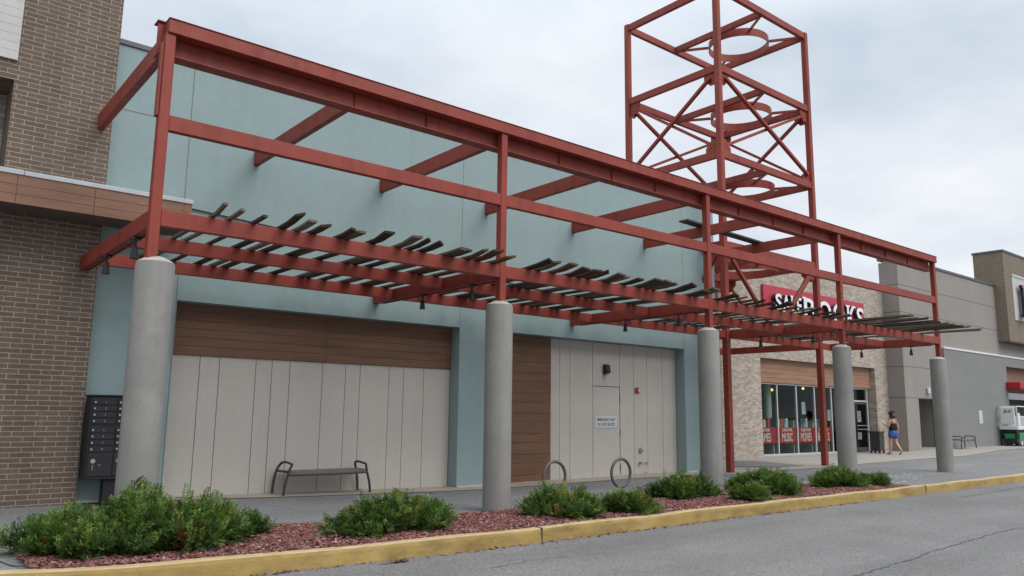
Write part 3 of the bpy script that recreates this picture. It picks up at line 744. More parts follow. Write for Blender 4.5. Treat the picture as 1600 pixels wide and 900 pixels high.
# dark interior, open to the windows only
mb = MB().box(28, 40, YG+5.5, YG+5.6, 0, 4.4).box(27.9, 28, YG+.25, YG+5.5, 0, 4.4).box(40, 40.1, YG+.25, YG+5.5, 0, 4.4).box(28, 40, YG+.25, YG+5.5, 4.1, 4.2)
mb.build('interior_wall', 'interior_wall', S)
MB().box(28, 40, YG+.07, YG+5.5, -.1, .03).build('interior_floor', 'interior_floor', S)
MB().lathe([(.17, .03), (.17, 4.1)], (31.0, YG+.75, 0), 24).build('interior_column', 'interior_column', S, smooth=True)
for x, hgt in ((32.1, 2.87), (34.76, 3.01)):
    pl = thing('pendant_lamp', 'glowing amber pendant lamp behind the ' + ('window nearest the pale brick pier' if x < 33 else 'third window pane of the book shop'), 'lamp', (x, YG+1.2, hgt), 'pendant lamps inside the book shop')
    MB().ball((x, YG+1.2, hgt), .065, 12, 8).build('bulb', 'pendant_glow', pl, smooth=True)
    MB().tube([(x, YG+1.2, hgt+.07), (x, YG+1.2, 4.09)], .012, 6).build('cord', 'black_powder_coat', pl)
def shelf_goods(x0, x1, seed, label):                 # stands right behind the glass
    rnd = random.Random(seed); t = thing('display_table', label, 'display', ((x0+x1)/2, YG+.8, 0.03), 'display tables of goods behind the shop windows')
    MB().box(x0, x1, YG+.1, YG+.8, 1.14, 1.19).box(x0, x0+.06, YG+.1, YG+.8, .03, 1.139).box(x1-.06, x1, YG+.1, YG+.8, .03, 1.139).build('table', 'interior_column', t)
    mb = MB(); x = x0+.05
    while x < x1-.22:
        w = rnd.uniform(.07, .2); h = rnd.uniform(.15, .42)
        c = rnd.choice([(.2, .35, .6), (.7, .6, .2), (.4, .6, .45), (.75, .75, .75), (.6, .14, .1), (.16, .28, .5), (.6, .5, .42)])
        mb.box(x, x+w, YG+.12+rnd.uniform(0, .15), YG+.5, 1.191, 1.19+h, tint=c); x += w+rnd.uniform(.01, .06)
    mb.build('boxed_goods', 'weathered_board', t)
shelf_goods(28.95, 30.4, 1, 'display table with blue boxes in the first shop window beside the white column')
shelf_goods(30.62, 31.98, 2, 'display table with yellow boxes in the shop window above CASH FOR MUSIC')
shelf_goods(32.15, 33.5, 3, 'display table with green boxes in the shop window above CASH FOR MOVIES')
shelf_goods(33.68, 35.0, 4, 'display table with blue boxes in the shop window above CASH FOR BOOKS')
for i, word in enumerate(('GAMES', 'MUSIC', 'MOVIES', 'BOOKS')):
    a = mull[i]+.04; b_ = (mull+[35.5])[i+1]-.04
    if i == 0: a = 28.86
    t = thing('window_banner', f'red CASH FOR {word} banner inside the shop window', 'banner', ((a+b_)/2, YG+.02, .53), 'red CASH FOR banners in the shop windows')
    MB().box(a, b_, YG+.012, YG+.022, .53, 1.20).build('panel', 'banner_red', t)
    mb = MB(); cx = (a+b_)/2-(.12 if i == 0 else 0)
    text(mb, 'CASH FOR', .17, (cx, YG+.0105, 1.03), depth=.003, bold=.006, sx=1.0)
    text(mb, word, .50, (cx, YG+.0105, .61), depth=.003, bold=.009, sx=.60 if len(word) < 6 else .53)
    mb.build('lettering', 'banner_lettering', t)
for x0, x1, z0, z1, lab, inside in ((32.55, 32.85, 1.78, 2.32, 'white notice taped high inside the third shop window', 1), (34.75, 35.02, 1.5, 2.0, 'white notice taped in the window beside the shop door frame', 1), (37.55, 37.9, 1.45, 1.98, 'white notice at eye level on the dark shop door', 0), (37.5, 37.88, .62, .95, 'pale sticker low on the dark shop door', 0)):
    t = thing('paper_notice', lab, 'notice', ((x0+x1)/2, YG, z0), 'paper notices on the shop glass')
    y = YG+.012
    MB().box(x0, x1, y-.002, y+.002, z0, z1).build('sheet', 'sign_white', t)
    mb = MB()
    for k in range(4): mb.box(x0+.05, x1-.05-.04*(k % 2), y-.0045, y-.0025, z1-.1-k*.09, z1-.075-k*.09)
    mb.build('print', 'number_white' if 0 else 'ink_dark', t)
# red fascia sign with raised white letters
sg = thing('shop_sign', 'red shop sign reading SALE BOOKS on the pale brick wall', 'sign', (33.4, 7.9, 6.2))
MB().box(29.04, 37.75, YS-.12, YS-.002, 5.85, 7.24).build('panel', 'sign_red', sg, bevel=.01)
def sign_letter(ch, x0, x1, z, cap, serifs):
    mb = MB(); text(mb, ch, cap/.70, (0, YS-.34, z), depth=.02, bold=.02)
    a = np.array(mb.v); lo, hi = a[:, 0].min(), a[:, 0].max(); k = (x1-x0)/(hi-lo)
    mb.v = [(x0+(x-lo)*k, y, zz) for x, y, zz in mb.v]
    bk = MB(); text(bk, ch, cap/.70, (0, YS-.318, z), depth=.19, bold=.02); bk.v = [(x0+(x-lo)*k, y, zz) for x, y, zz in bk.v]
    h = cap*.085
    for f0, f1, top in serifs:
        za = z+cap-h+.03 if top else z-.03
        mb.box(x0+(x1-x0)*f0, x0+(x1-x0)*f1, YS-.342, YS-.322, za, za+h); bk.box(x0+(x1-x0)*f0, x0+(x1-x0)*f1, YS-.32, YS-.13, za, za+h)
    o = mb.build('letter', 'letter_white', sg); bk.build('return', 'ink_dark', o)
for ch, x0, x1, sr in (('S', 29.62, 30.10, ()), ('A', 30.16, 30.74, ((-.08, .3, 0), (.68, 1.1, 0))), ('L', 30.84, 31.22, ((-.16, .42, 1),)), ('E', 31.30, 31.66, ((-.14, .2, 1),))):
    sign_letter(ch, x0, x1, 6.17, .70, sr)
for ch, x0, x1, sr in (('B', 31.86, 32.82, ((-.12, .2, 1), (-.12, .2, 0))), ('O', 33.08, 34.2, ()), ('O', 34.38, 35.44, ()), ('K', 35.68, 36.46, ((-.12, .34, 1), (.58, 1.02, 1), (-.12, .34, 0))), ('S', 36.60, 37.28, ())):
    sign_letter(ch, x0, x1, 5.92, 1.0, sr)

# ------------------------------------------------------------------ grey buildings further on
GY = 7.15
Gb = thing('gray_building', 'warm grey rendered block with a deep doorway recess, next to the pale brick shop', 'building', (46, GY, 0))
MB().prism([(40.02, -.3), (41.45, -.3), (41.45, 2.66), (44.6, 2.66), (44.6, 5.45), (75, 5.45), (75, 9.72), (40.02, 9.72)], GY, GY+.7).build('wall', 'gray_stucco', Gb)
MB().box(40.02, 75, GY+.702, YS+.1, 2.7, 9.6).box(40.02, 41.44, GY+.702, GY+9, -.3, 2.69).box(44.62, 75, GY+.75, GY+9, -.3, 2.69).box(41.5, 75, YS+.11, GY+9, 2.7, 7.0).build('rear_mass', 'gray_stucco', Gb)
MB().box(41.45, 44.6, GY+2.2, GY+2.3, -.3, 2.69).build('recess_wall', 'gray_stucco', Gb)
MB().box(39.98, 75, GY-.05, YS+.15, 9.722, 9.86).build('coping', 'dark_flashing', Gb)
mb = MB()
for z in (2.68, 4.24, 7.0, 8.41):
    mb.box(40.0, 75 if z > 5 else 44.5, GY-.004, GY+.01, z-.012, z+.012); mb.box(40.014, 40.03, GY+.0, YS, z-.012, z+.012)
mb.build('control_joint', 'gray_stucco_joint', Gb)
Bb = thing('block_wall', 'low blue grey block shop front with a white cap strip, past the far pergola column', 'building', (49, GY, 0))
BY = 7.03
MB().prism([(44.62, -.3), (53.4, -.3), (53.4, 4.84), (75, 4.84), (75, 5.40), (44.62, 5.40)], BY, BY+.6).build('wall', 'blue_gray_block', Bb)
MB().box(44.6, 75, BY-.04, BY+.11, 5.402, 5.50).build('cap_strip', 'white_trim', Bb)
mb = MB().box(53.41, 75, BY+.45, BY+.5, 3.7, 4.84); mb.build('wood_panel', 'fascia_cladding', Bb)
mb = MB().box(53.41, 54.6, BY+.42, BY+.9, -.1, 3.7).build('pier', 'fascia_cladding', Bb)
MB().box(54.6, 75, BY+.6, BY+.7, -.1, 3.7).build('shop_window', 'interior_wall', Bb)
MB().box(54.62, 75, BY+.5, BY+.59, 2.9, 3.3).box(54.62, 75, BY+.5, BY+.59, 1.2, 1.9).build('window_frame', 'frame_aluminium', Bb)
aw = thing('red_awning', 'flat red awning over the brown shop entrance by the scissor lift', 'awning', (60, 6.6, 3.45))
MB().box(53.1, 70, 6.25, BY-.002, 3.50, 3.88).box(53.12, 70, 6.27, BY-.004, 3.44, 3.499).build('canopy', 'awning_red', aw, bevel=.02)
Rb = thing('brick_tower_block', 'tan brick tower block overhanging the grey wall, with a white sign panel', 'building', (57, 6.5, 6.3))
RY = 6.52
MB().prism([(52.9, 6.36), (75, 6.36), (75, 11.84), (52.9, 11.84)], RY, 8.2).build('wall', 'tan_brick', Rb)
MB().box(52.85, 75, RY-.05, 8.25, 11.842, 11.96).build('coping', 'dark_flashing', Rb)
MB().box(52.92, 75, RY+.02, 7.13, 6.30, 6.359).build('soffit', 'soffit_brown', Rb)
MB().box(53.98, 75, RY-.05, RY-.002, 7.70, 10.42).box(53.94, 75, RY-.09, RY-.002, 10.422, 10.56).build('sign_panel', 'white_painted_brick', Rb)
lt = thing('channel_letter', 'pink raised letter with black sides on the white sign panel', 'sign letter', (56, RY, 8))
MB().box(54.70, 55.20, RY-.38, RY-.2, 8.1, 9.72).box(54.55, 55.40, RY-.38, RY-.2, 9.722, 9.9).box(54.55, 55.40, RY-.38, RY-.2, 7.9, 8.098).build('return', 'ink_dark', lt)
MB().box(54.71, 55.19, RY-.40, RY-.382, 8.1, 9.72).box(54.56, 55.39, RY-.40, RY-.382, 9.722, 9.89).box(54.56, 55.39, RY-.40, RY-.382, 7.91, 8.098).build('face', 'pink_letter', lt)
ws = thing('wall_sign', 'narrow white vertical notice on the blue grey wall', 'sign', (48.9, BY, 1.45))
MB().box(48.66, 49.14, BY-.02, BY-.002, 1.42, 2.14).build('panel', 'sign_white', ws, bevel=.006)
mb = MB()
for z in (2.03, 1.9, 1.76, 1.63, 1.52): mb.box(48.74, 49.06, BY-.026, BY-.021, z, z+.025)
mb.build('print', 'lens_grey', ws)
wl2 = thing('wall_lamp', 'small white lamp box on the warm grey wall above the recess', 'wall light', (42.5, GY, 2.9))
MB().box(42.4, 42.6, GY-.14, GY-.03, 2.92, 3.24).build('housing', 'sign_white', wl2, bevel=.03); MB().box(42.44, 42.56, GY-.03, GY-.002, 3.0, 3.16).build('bracket', 'lens_grey', wl2)

# ------------------------------------------------------------------ scissor lift
lx0, lx1, ly0, ly1 = 51.35, 54.0, 5.98, 6.92; lz = .14
lf = thing('scissor_lift', 'white and green scissor lift parked along the blue grey wall', 'scissor lift', (52.7, 6.45, lz))
MB().box(lx0+.25, lx1, ly0+.04, ly1-.04, lz+.16, lz+.78).build('chassis', 'lift_green', lf, bevel=.02)
MB().box(lx0+.02, lx0+.24, ly0+.12, ly1-.12, lz+.18, lz+.50).box(lx0+.02, lx0+.24, ly0+.08, ly0+.2, lz+.5, lz+.82).box(lx0+.02, lx0+.24, ly1-.2, ly1-.08, lz+.5, lz+.82).build('bumper', 'lift_black', lf, bevel=.015)
MB().box(lx0+.0, lx0+.018, ly0+.22, ly1-.22, lz+.45, lz+.72).build('end_plate', 'lift_green', lf)
for x in (lx0+.32, lx1-.4):
    for y in (ly0-.02, ly1-.12):
        w = MB().tube([(x, y, lz+.21), (x, y+.14, lz+.21)], .21, 20).build('wheel', 'rubber', lf, bevel=.02)
        MB().tube([(x, y-.006, lz+.21), (x, y-.001, lz+.21)], .11, 14).build('rim', 'lift_white', w)
MB().box(lx0+.1, lx1, ly0+.15, ly1-.15, lz+.79, lz+.94).build('scissor_stack', 'lift_black', lf)
MB().box(lx0-.08, lx1+.05, ly0-.02, ly1+.02, lz+.95, lz+1.14).build('platform', 'lift_white', lf, bevel=.015)
mb = MB()
for y in (ly0+.02, ly1-.02):
    for x in (lx0-.02, (lx0+lx1)/2, lx1): mb.box(x-.025, x+.025, y-.025, y+.025, lz+1.141, lz+2.25)
    mb.box(lx0-.045, lx1+.025, y-.03, y+.03, lz+2.251, lz+2.31).box(lx0, lx1, y-.02, y+.02, lz+1.66, lz+1.71)
for x in (lx0-.02,): mb.box(x-.03, x+.03, ly0+.05, ly1-.05, lz+2.25, lz+2.309).box(x-.03, x+.03, ly0+.05, ly1-.05, lz+1.66, lz+1.71)
mb.box(lx0-.02, lx0+.3, ly0-.03, ly0-.006, lz+1.2, lz+1.9)
mb.build('guardrail', 'lift_white', lf)
c = MB().box(lx0-.16, lx0-.055, ly0+.1, ly1-.08, lz+1.25, lz+2.24).build('control_panel', 'lift_white', lf, bevel=.03)
mb = MB(); text(mb, 'JLG', .21, (lx0-.162, (ly0+ly1)/2+.0, lz+1.92), face='-X', depth=.006, bold=.008, sx=1.15, shear=.3); mb.build('lettering', 'ink_dark', c)
MB().box(lx0+1.6, lx0+2.1, ly0-.045, ly0-.0215+.06, lz+.95, lz+1.3).build('tool_box', 'lift_white', lf)
mb = MB(); text(mb, 'II I', .16, (lx0+1.0, ly0+.037, lz+.5), depth=.004, bold=.004)
# ------------------------------------------------------------------ benches
def bench(name, label, xa, xb, yb, yf, zf):
    t = thing(name, label, 'bench', ((xa+xb)/2, (yf+yb)/2, zf((xa+xb)/2)), 'backless metal benches along the shop fronts')
    for s, x in ((1, xa), (-1, xb)):
        z = zf(x)
        def leg(y, top, lean):
            return [(x-s*.06, y+lean*.02, z), (x-s*.045+s*.03, y+lean*.01, z+.2), (x+s*.04, y, z+.42), (x+s*.07, top, z+.585)]
        MB().curve([(x-s*.05, yf, z), (x-s*.02, yf, z+.22), (x+s*.04, yf+.01, z+.45), (x+s*.09, yf-.03, z+.60)], [.026, .026, .025, .022], 10).build('leg', 'bench_metal', t, smooth=True)
        MB().curve([(x-s*.05, yb, z), (x-s*.035, yb, z+.22), (x+s*.01, yb-.01, z+.45), (x+s*.06, yb-.05, z+.57), (x+s*.09, yb-.13, z+.62), (x+s*.095, (yb+yf)/2, z+.63), (x+s*.09, yf-.03, z+.60)], [.026, .026, .025, .025, .025, .024, .022], 10).build('armrest', 'bench_metal', t, smooth=True)
        MB().box(x-.02+s*.03, x+.02+s*.03, yf+.03, yb-.03, z+.43, z+.47).build('end_bracket', 'bench_metal', t)
    mb = MB(); n = 16; vs = []
    z0 = (zf(xa)+zf(xb))/2+.475
    m = 7
    for i in range(n+1):
        for j in range(m+1):
            u = j/m; y = yf-.02+(yb-yf+.02)*u; drop = .05*max(0, 1-u/.22)**2+.012*max(0, (u-.8)/.2)**2
            vs.append((xa+.06+(xb-xa-.12)*i/n, y, z0-drop))
    k = len(vs); vs += [(x, y, z-.016) for x, y, z in vs]
    fs = []
    for i in range(n):
        for j in range(m):
            a, b_, c_, d = i*(m+1)+j, (i+1)*(m+1)+j, (i+1)*(m+1)+j+1, i*(m+1)+j+1
            fs += [(a, b_, c_, d), (a+k, d+k, c_+k, b_+k)]
    for i in range(n): fs += [(i*(m+1), i*(m+1)+k, (i+1)*(m+1)+k, (i+1)*(m+1)), (i*(m+1)+m, (i+1)*(m+1)+m, (i+1)*(m+1)+m+k, i*(m+1)+m+k)]
    for j in range(m): fs += [(j, j+1, j+1+k, j+k), (n*(m+1)+j, n*(m+1)+j+k, n*(m+1)+j+1+k, n*(m+1)+j+1)]
    mb.add(vs, fs); mb.build('seat', 'bench_seat', t, smooth=True)
    MB().tube([(xa+.03, yf-.01, z0-.065), ((xa+xb)/2, yf-.02, z0-.075), (xb-.03, yf-.01, z0-.065)], .022, 8).build('front_rail', 'bench_metal', t)
    return t
bench('metal_bench', 'dark metal bench against the beige boarded shop front', 6.60, 8.42, 4.82, 4.27, lambda x: gz(x, 4.4)+.012)
bench('metal_bench', 'small dark bench against the blue grey wall behind the last column', 43.6, 45.4, 6.65, 6.1, lambda x: gz(x, 6.3)+.012)

# ------------------------------------------------------------------ ring bike racks
for x, y, lab in ((10.11, .30, 'ring bike rack behind the shrub beside the second concrete column'), (11.92, .30, 'ring bike rack on a short post in front of the emergency exit door')):
    t = thing('bike_rack', lab, 'bike rack', (x, y, 0), 'steel ring bike racks behind the planting bed')
    MB().tube([(x+.275*math.cos(a), y, .50+.275*math.sin(a)) for a in np.linspace(0, 2*math.pi, 41)[:-1]], .030, 12, closed=True).build('ring', 'rack_steel', t, smooth=True)
    MB().tube([(x, y, 0), (x, y, .205)], .032, 12).build('post', 'rack_steel', t, smooth=True)
    MB().lathe([(.08, .0), (.08, .012)], (x, y, gz(x, y)), 16).build('base_plate', 'rack_steel', t)

# ------------------------------------------------------------------ mailbox unit
mx0, mx1, my0, my1 = 2.95, 3.83, 3.98, 4.42
mzb = .47; mzt = 1.85
mu = thing('mailbox_unit', 'black pedestal mailbox unit of small locked doors by the brick wall', 'mailbox', (3.4, 4.2, .03))
mb = MB().box(mx0, mx1, my0+.02, my1, mzb, mzt)
mb.box(mx0-.015, mx1+.015, my0+.0, my1+.015, mzt+.001, mzt+.03)
mb.build('cabinet', 'mailbox_bronze', mu, bevel=.01)
MB().box(3.27, 3.51, 4.09, 4.31, .05, mzb-.002).build('pedestal', 'mailbox_bronze', mu, bevel=.008)
MB().box(3.05, 3.73, 3.95, 4.42, .02, .05).build('base_plate', 'mailbox_bronze', mu)
rows = [1.755, 1.65, 1.545, 1.44, 1.29, 1.185, 1.08, .975]
k = 0
for c0 in (mx0+.03, mx0+.42):
    for i, z in enumerate(rows):
        k += 1
        if c0 > 3.2 and i == 8: break
        d = MB().box(c0, c0+.37, my0+.0, my0+.018, z-.046, z+.046).build('door', 'mailbox_door', mu, bevel=.004)
        MB().tube([(c0+.035, my0-.008, z), (c0+.035, my0-.001, z)], .0155, 12).build('lock', 'brushed_metal', d)
        mb = MB(); text(mb, str(k), .036, (c0+.20, my0-.001, z-.012), depth=.002, bold=.001); mb.build('number', 'number_white', d)
    d = MB().box(c0, c0+.37, my0, my0+.018, .53, .91).build('door', 'mailbox_door', mu, bevel=.004)
    MB().tube([(c0+.075, my0-.014, .78), (c0+.075, my0-.001, .78)], .037, 18).tube([(c0+.075, my0-.02, .78), (c0+.075, my0-.0145, .78)], .016, 10).build('lock', 'brushed_metal', d)
    MB().box(c0+.071, c0+.079, my0-.004, my0-.001, .635, .72).build('key_slot', 'number_white', d)
    mb = MB(); text(mb, '17' if c0 < 3.2 else '18', .034, (c0+.18, my0-.001, .70), depth=.002, bold=.001); mb.build('number', 'number_white', d)

# ------------------------------------------------------------------ litter bin with wire hoops on its lid
bt = thing('litter_bin', 'dark square litter bin beside the shop entrance', 'litter bin', (38.0, 7.55, .012))
bx0, bx1, by0, by1 = 37.05, 37.55, 7.15, 7.65
mb = MB().box(bx0+.03, bx1-.03, by0+.03, by1-.03, .13, .95)
for i in range(8):
    t = i/7
    mb.box(bx0+.01+(bx1-bx0-.09)*t, bx0+.06+(bx1-bx0-.09)*t, by0, by0+.028, .12, .96)
    mb.box(bx0, bx0+.028, by0+.01+(by1-by0-.09)*t, by0+.06+(by1-by0-.09)*t, .12, .96)
mb.build('body', 'bin_bronze', bt)
MB().box(bx0-.03, bx1+.03, by0-.03, by1+.03, .962, 1.04).build('lid', 'bin_bronze', bt, bevel=.015)
for x in (bx0+.05, bx1-.05):
    for y in (by0+.05, by1-.05): MB().box(x-.04, x+.04, y-.04, y+.04, .013, .118).build('foot', 'bin_bronze', bt)
for x in (bx0+.14, bx1-.10):
    MB().tube([(x+.15*math.cos(a), (by0+by1)/2, 1.04+.27*math.sin(a)) for a in np.linspace(0, math.pi, 15)], .012, 6).build('hoop', 'bin_bronze', bt)

# ------------------------------------------------------------------ shrubs
GREENS = [(.054, .112, .021), (.088, .160, .031), (.034, .075, .018), (.125, .195, .040), (.054, .112, .031)]
def shrub(label, cx, cy, rx, ry, h, stems, seed, yellow=.04, brown=.02, pale=.12, blobs=()):
    rg = np.random.default_rng(seed); z0 = .02; h *= .88; stems = int(stems*1.1)
    t = thing('shrub', label, 'shrub', (cx, cy, z0), 'low evergreen shrubs in the mulch bed')
    sm = MB(); quads = []; tints = []
    yc = rg.uniform(-1, 1, (2, 2))                     # where a yellowed patch sits
    nc = max(5, stems//26)                             # the bush is a handful of separate leaders
    cth = rg.uniform(0, 2*math.pi, nc); crr = np.sqrt(rg.uniform(0, 1, nc))*.80; chh = rg.uniform(.62, 1.08, nc); cr = rg.uniform(.22, .40, nc)
    for s in range(stems):
        q = rg.integers(nc)
        lx = crr[q]*math.cos(cth[q])+cr[q]*rg.normal(0, .6); ly = crr[q]*math.sin(cth[q])+cr[q]*rg.normal(0, .6)
        rr = math.hypot(lx, ly); th = math.atan2(ly, lx)
        if rr > 1.12: lx *= 1.12/rr; ly *= 1.12/rr; rr = 1.12
        top = (1-.62*min(rr, 1)**1.8)*chh[q]*rg.uniform(.5, 1.0)
        if rg.random() < .10: top *= rg.uniform(1.1, 1.3)
        end = np.array([cx+rx*lx, cy+ry*ly, z0+h*max(.10, top)])
        st = np.array([cx+.30*rx*lx, cy+.30*ry*ly, z0])
        ctrl = np.array([cx+.80*rx*lx, cy+.80*ry*ly, z0+h*max(.08, top)*.38])
        pts = [(1-u)**2*st+2*u*(1-u)*ctrl+u*u*end for u in np.linspace(0, 1, 6)]
        if s % 3 == 0: sm.tube([Vector(p) for p in pts], [.010, .009, .008, .006, .005, .003], 5)
        base = np.array(GREENS[(q*3+rg.integers(2)) % len(GREENS)])*rg.uniform(.75, 1.15)
        u01 = np.array([math.cos(th)*rr, math.sin(th)*rr])
        if min(np.linalg.norm(u01-yc[0]*.6), np.linalg.norm(u01-yc[1]*.6)) < .33 and rg.random() < yellow*3: base = np.array((.24, .20, .045))*rg.uniform(.6, 1.1)
        isb = rg.random() < brown*.6
        if isb: base = np.array((.16, .05, .022))*rg.uniform(.6, 1.2)
        young = (not isb) and rg.random() < pale
        ntw = 6
        for w in range(ntw):
            u = .30+.70*(w+rg.random()*.6)/ntw; u = min(u, 1.)
            p = (1-u)**2*st+2*u*(1-u)*ctrl+u*u*end
            d0 = 2*(1-u)*(ctrl-st)+2*u*(end-ctrl); d0 /= np.linalg.norm(d0)+1e-6
            dv = d0*.7+rg.normal(0, .62, 3)+np.array([0, 0, .28]) if w < ntw-1 else d0+np.array([0, 0, .22])+rg.normal(0, .25, 3)
            dv /= np.linalg.norm(dv)
            ln = rg.uniform(.11, .21)*(1 if w < ntw-1 else 1.2)
            side = np.cross(dv, [0, 0, 1.]); side /= np.linalg.norm(side)+1e-6
            rot = rg.uniform(-.9, .9); nrm = np.cross(side, dv)
            side = side*math.cos(rot)+nrm*math.sin(rot); nrm = np.cross(side, dv)
            nl = 8
            for k in range(nl):
                qp = p+dv*ln*(k+.4)/nl
                ll = .066*(1-.35*abs(k/nl-.4))*rg.uniform(.8, 1.2)*(1 if k < nl-1 else .8)
                tipc = .35+.65*(k/nl)
                for sg in (-1, 1):
                    ld = side*sg*.78+dv*rg.uniform(.45, .8)+nrm*rg.uniform(-.1, .35); ld /= np.linalg.norm(ld)
                    wd = np.cross(ld, nrm+rg.normal(0, .25, 3)); wd /= np.linalg.norm(wd)+1e-6; wd *= .0098
                    quads.append((qp, qp+ld*ll*.45+wd, qp+ld*ll, qp+ld*ll*.45-wd))
                    c = base*rg.uniform(.8, 1.2)
                    if young and u > .8: c = np.array((.15, .235, .045))*rg.uniform(.75, 1.1)
                    elif k >= nl-2 and u > .75: c = c*np.array((1.35, 1.3, 1.1))
                    tints.append(c)
    V = np.array(quads).reshape(-1, 3)-np.array([cx, cy, z0]); n = len(quads)
    me = bpy.data.meshes.new('foliage'); me.vertices.add(len(V)); me.vertices.foreach_set('co', V.astype(np.float32).ravel())
    me.loops.add(4*n); me.loops.foreach_set('vertex_index', np.arange(4*n, dtype=np.int32))
    me.polygons.add(n); me.polygons.foreach_set('loop_start', (np.arange(n)*4).astype(np.int32)); me.update(calc_edges=True)
    at = me.attributes.new('tint', 'FLOAT_COLOR', 'FACE'); at.data.foreach_set('color', np.c_[np.array(tints), np.ones(n)].astype(np.float32).ravel())
    me.materials.append(MATS['shrub_leaf'])
    o = bpy.data.objects.new('foliage', me); COL.objects.link(o); o.parent = t
    sm.build('stem', 'shrub_stem', t)
    return t
shrub('low spreading shrub at the bed end, beside the paved corner', 1.92, -.25, .62, .55, .50, 230, 21, .05, .01)
shrub('rounded shrub in the big clump, with a reddish dead patch by the kerb', 2.28, -.82, .55, .45, .50, 230, 22, .04, .06)
shrub('tallest shrub of the big clump, standing before the first concrete column', 2.64, -.75, .50, .48, .84, 300, 23, .02, .01, .2)
shrub('wide shrub of the big clump with upright tips and rusty dead needles', 3.15, -.85, .62, .55, .68, 330, 24, .03, .05, .16)
shrub('small low shrub at the edge of the big clump, before open mulch', 3.80, -.38, .44, .38, .30, 120, 25, .02, .0)
shrub('wide sprawling shrub in front of the metal bench, between two columns', 5.92, -.98, 1.02, .60, .46, 430, 26, .07, .015)
shrub('bushy shrub just past the second concrete column hiding a bike rack', 8.72, -1.32, .66, .50, .52, 300, 27, .05, .01)
shrub('small yellow tipped shrub below the bike rack with the visible post', 10.12, -1.46, .54, .38, .33, 190, 28, .08, .02)
shrub('wide dark shrub beside the third concrete column, before the exit door', 12.85, -.55, .86, .55, .46, 330, 29, .01, .0, .08)
shrub('dark shrub just past the third column, against the asphalt path', 15.8, -.35, .84, .55, .44, 330, 30, .01, .0, .08)
shrub('leafy shrub by the kerb between third and fourth columns', 15.25, -1.2, .58, .42, .42, 240, 31, .1, .01, .2)
shrub('short yellowing shrub at the kerb, lowest of its group', 13.75, -1.44, .44, .32, .27, 150, 32, .1, .06)
shrub('broad dark shrub in front of the fourth concrete column', 18.05, -.95, .90, .5, .41, 320, 33, .01, .0, .1)
shrub('last small shrub where the bed narrows to the kerb', 19.0, -1.28, .44, .30, .25, 140, 34, .02, .0, .15)
# dead leaves in the gutter
def litter(label, cx, cy, n, sx, sy, seed):
    rnd = random.Random(seed); mb = MB()
    for i in range(n):
        x = cx+rnd.gauss(0, sx); y = cy+rnd.gauss(0, sy); a = rnd.uniform(0, 6.28); l = rnd.uniform(.012, .04); w = l*.4
        dx, dy = math.cos(a)*l, math.sin(a)*l; z = RZ+.006+rnd.uniform(0, .018)
        mb.add([(x-dx, y-dy, z), (x+dy*.4, y-dx*.4, z+.006), (x+dx, y+dy, z+rnd.uniform(0, .014)), (x-dy*.4, y+dx*.4, z+.004)], [(0, 1, 2, 3)])
    o = mb.build('dead_leaves', 'dead_leaf'); tag(o, label, 'leaf litter', 'scraps of dead leaves on the lane', 'stuff')
litter('small heap of dead brown needles on the lane below the sprawling shrub', 5.30, -2.14, 90, .085, .03, 1)
litter('thin scatter of brown needles along the foot of the kerb', 3.7, -1.95, 60, .5, .03, 2)
litter('thin trail of brown needles along the kerb past the bike racks', 12.5, -2.06, 90, 3.0, .035, 3)

# ------------------------------------------------------------------ the woman walking to the shop
def skin_mesh(name, verts, rad, edges, root, mat, parent, sub=1):
    me = bpy.data.meshes.new(name); me.from_pydata(verts, edges, [])
    o = bpy.data.objects.new(name, me); COL.objects.link(o)
    o.modifiers.new('s', 'SKIN'); sk = me.skin_vertices[0].data
    for i, r in enumerate(rad):
        rr = r if isinstance(r, tuple) else (r, r); sk[i].radius = rr; sk[i].use_root = (i in root)
    m = o.modifiers.new('u', 'SUBSURF'); m.levels = sub; m.render_levels = sub
    dg = bpy.context.evaluated_depsgraph_get(); nm = bpy.data.meshes.new_from_object(o.evaluated_get(dg))
    bpy.data.objects.remove(o); bpy.data.meshes.remove(me)
    nm.name = name; nm.materials.clear(); nm.materials.append(MATS[mat])
    for p in nm.polygons: p.use_smooth = True
    q = bpy.data.objects.new(name, nm); COL.objects.link(q); q.parent = parent
    return q
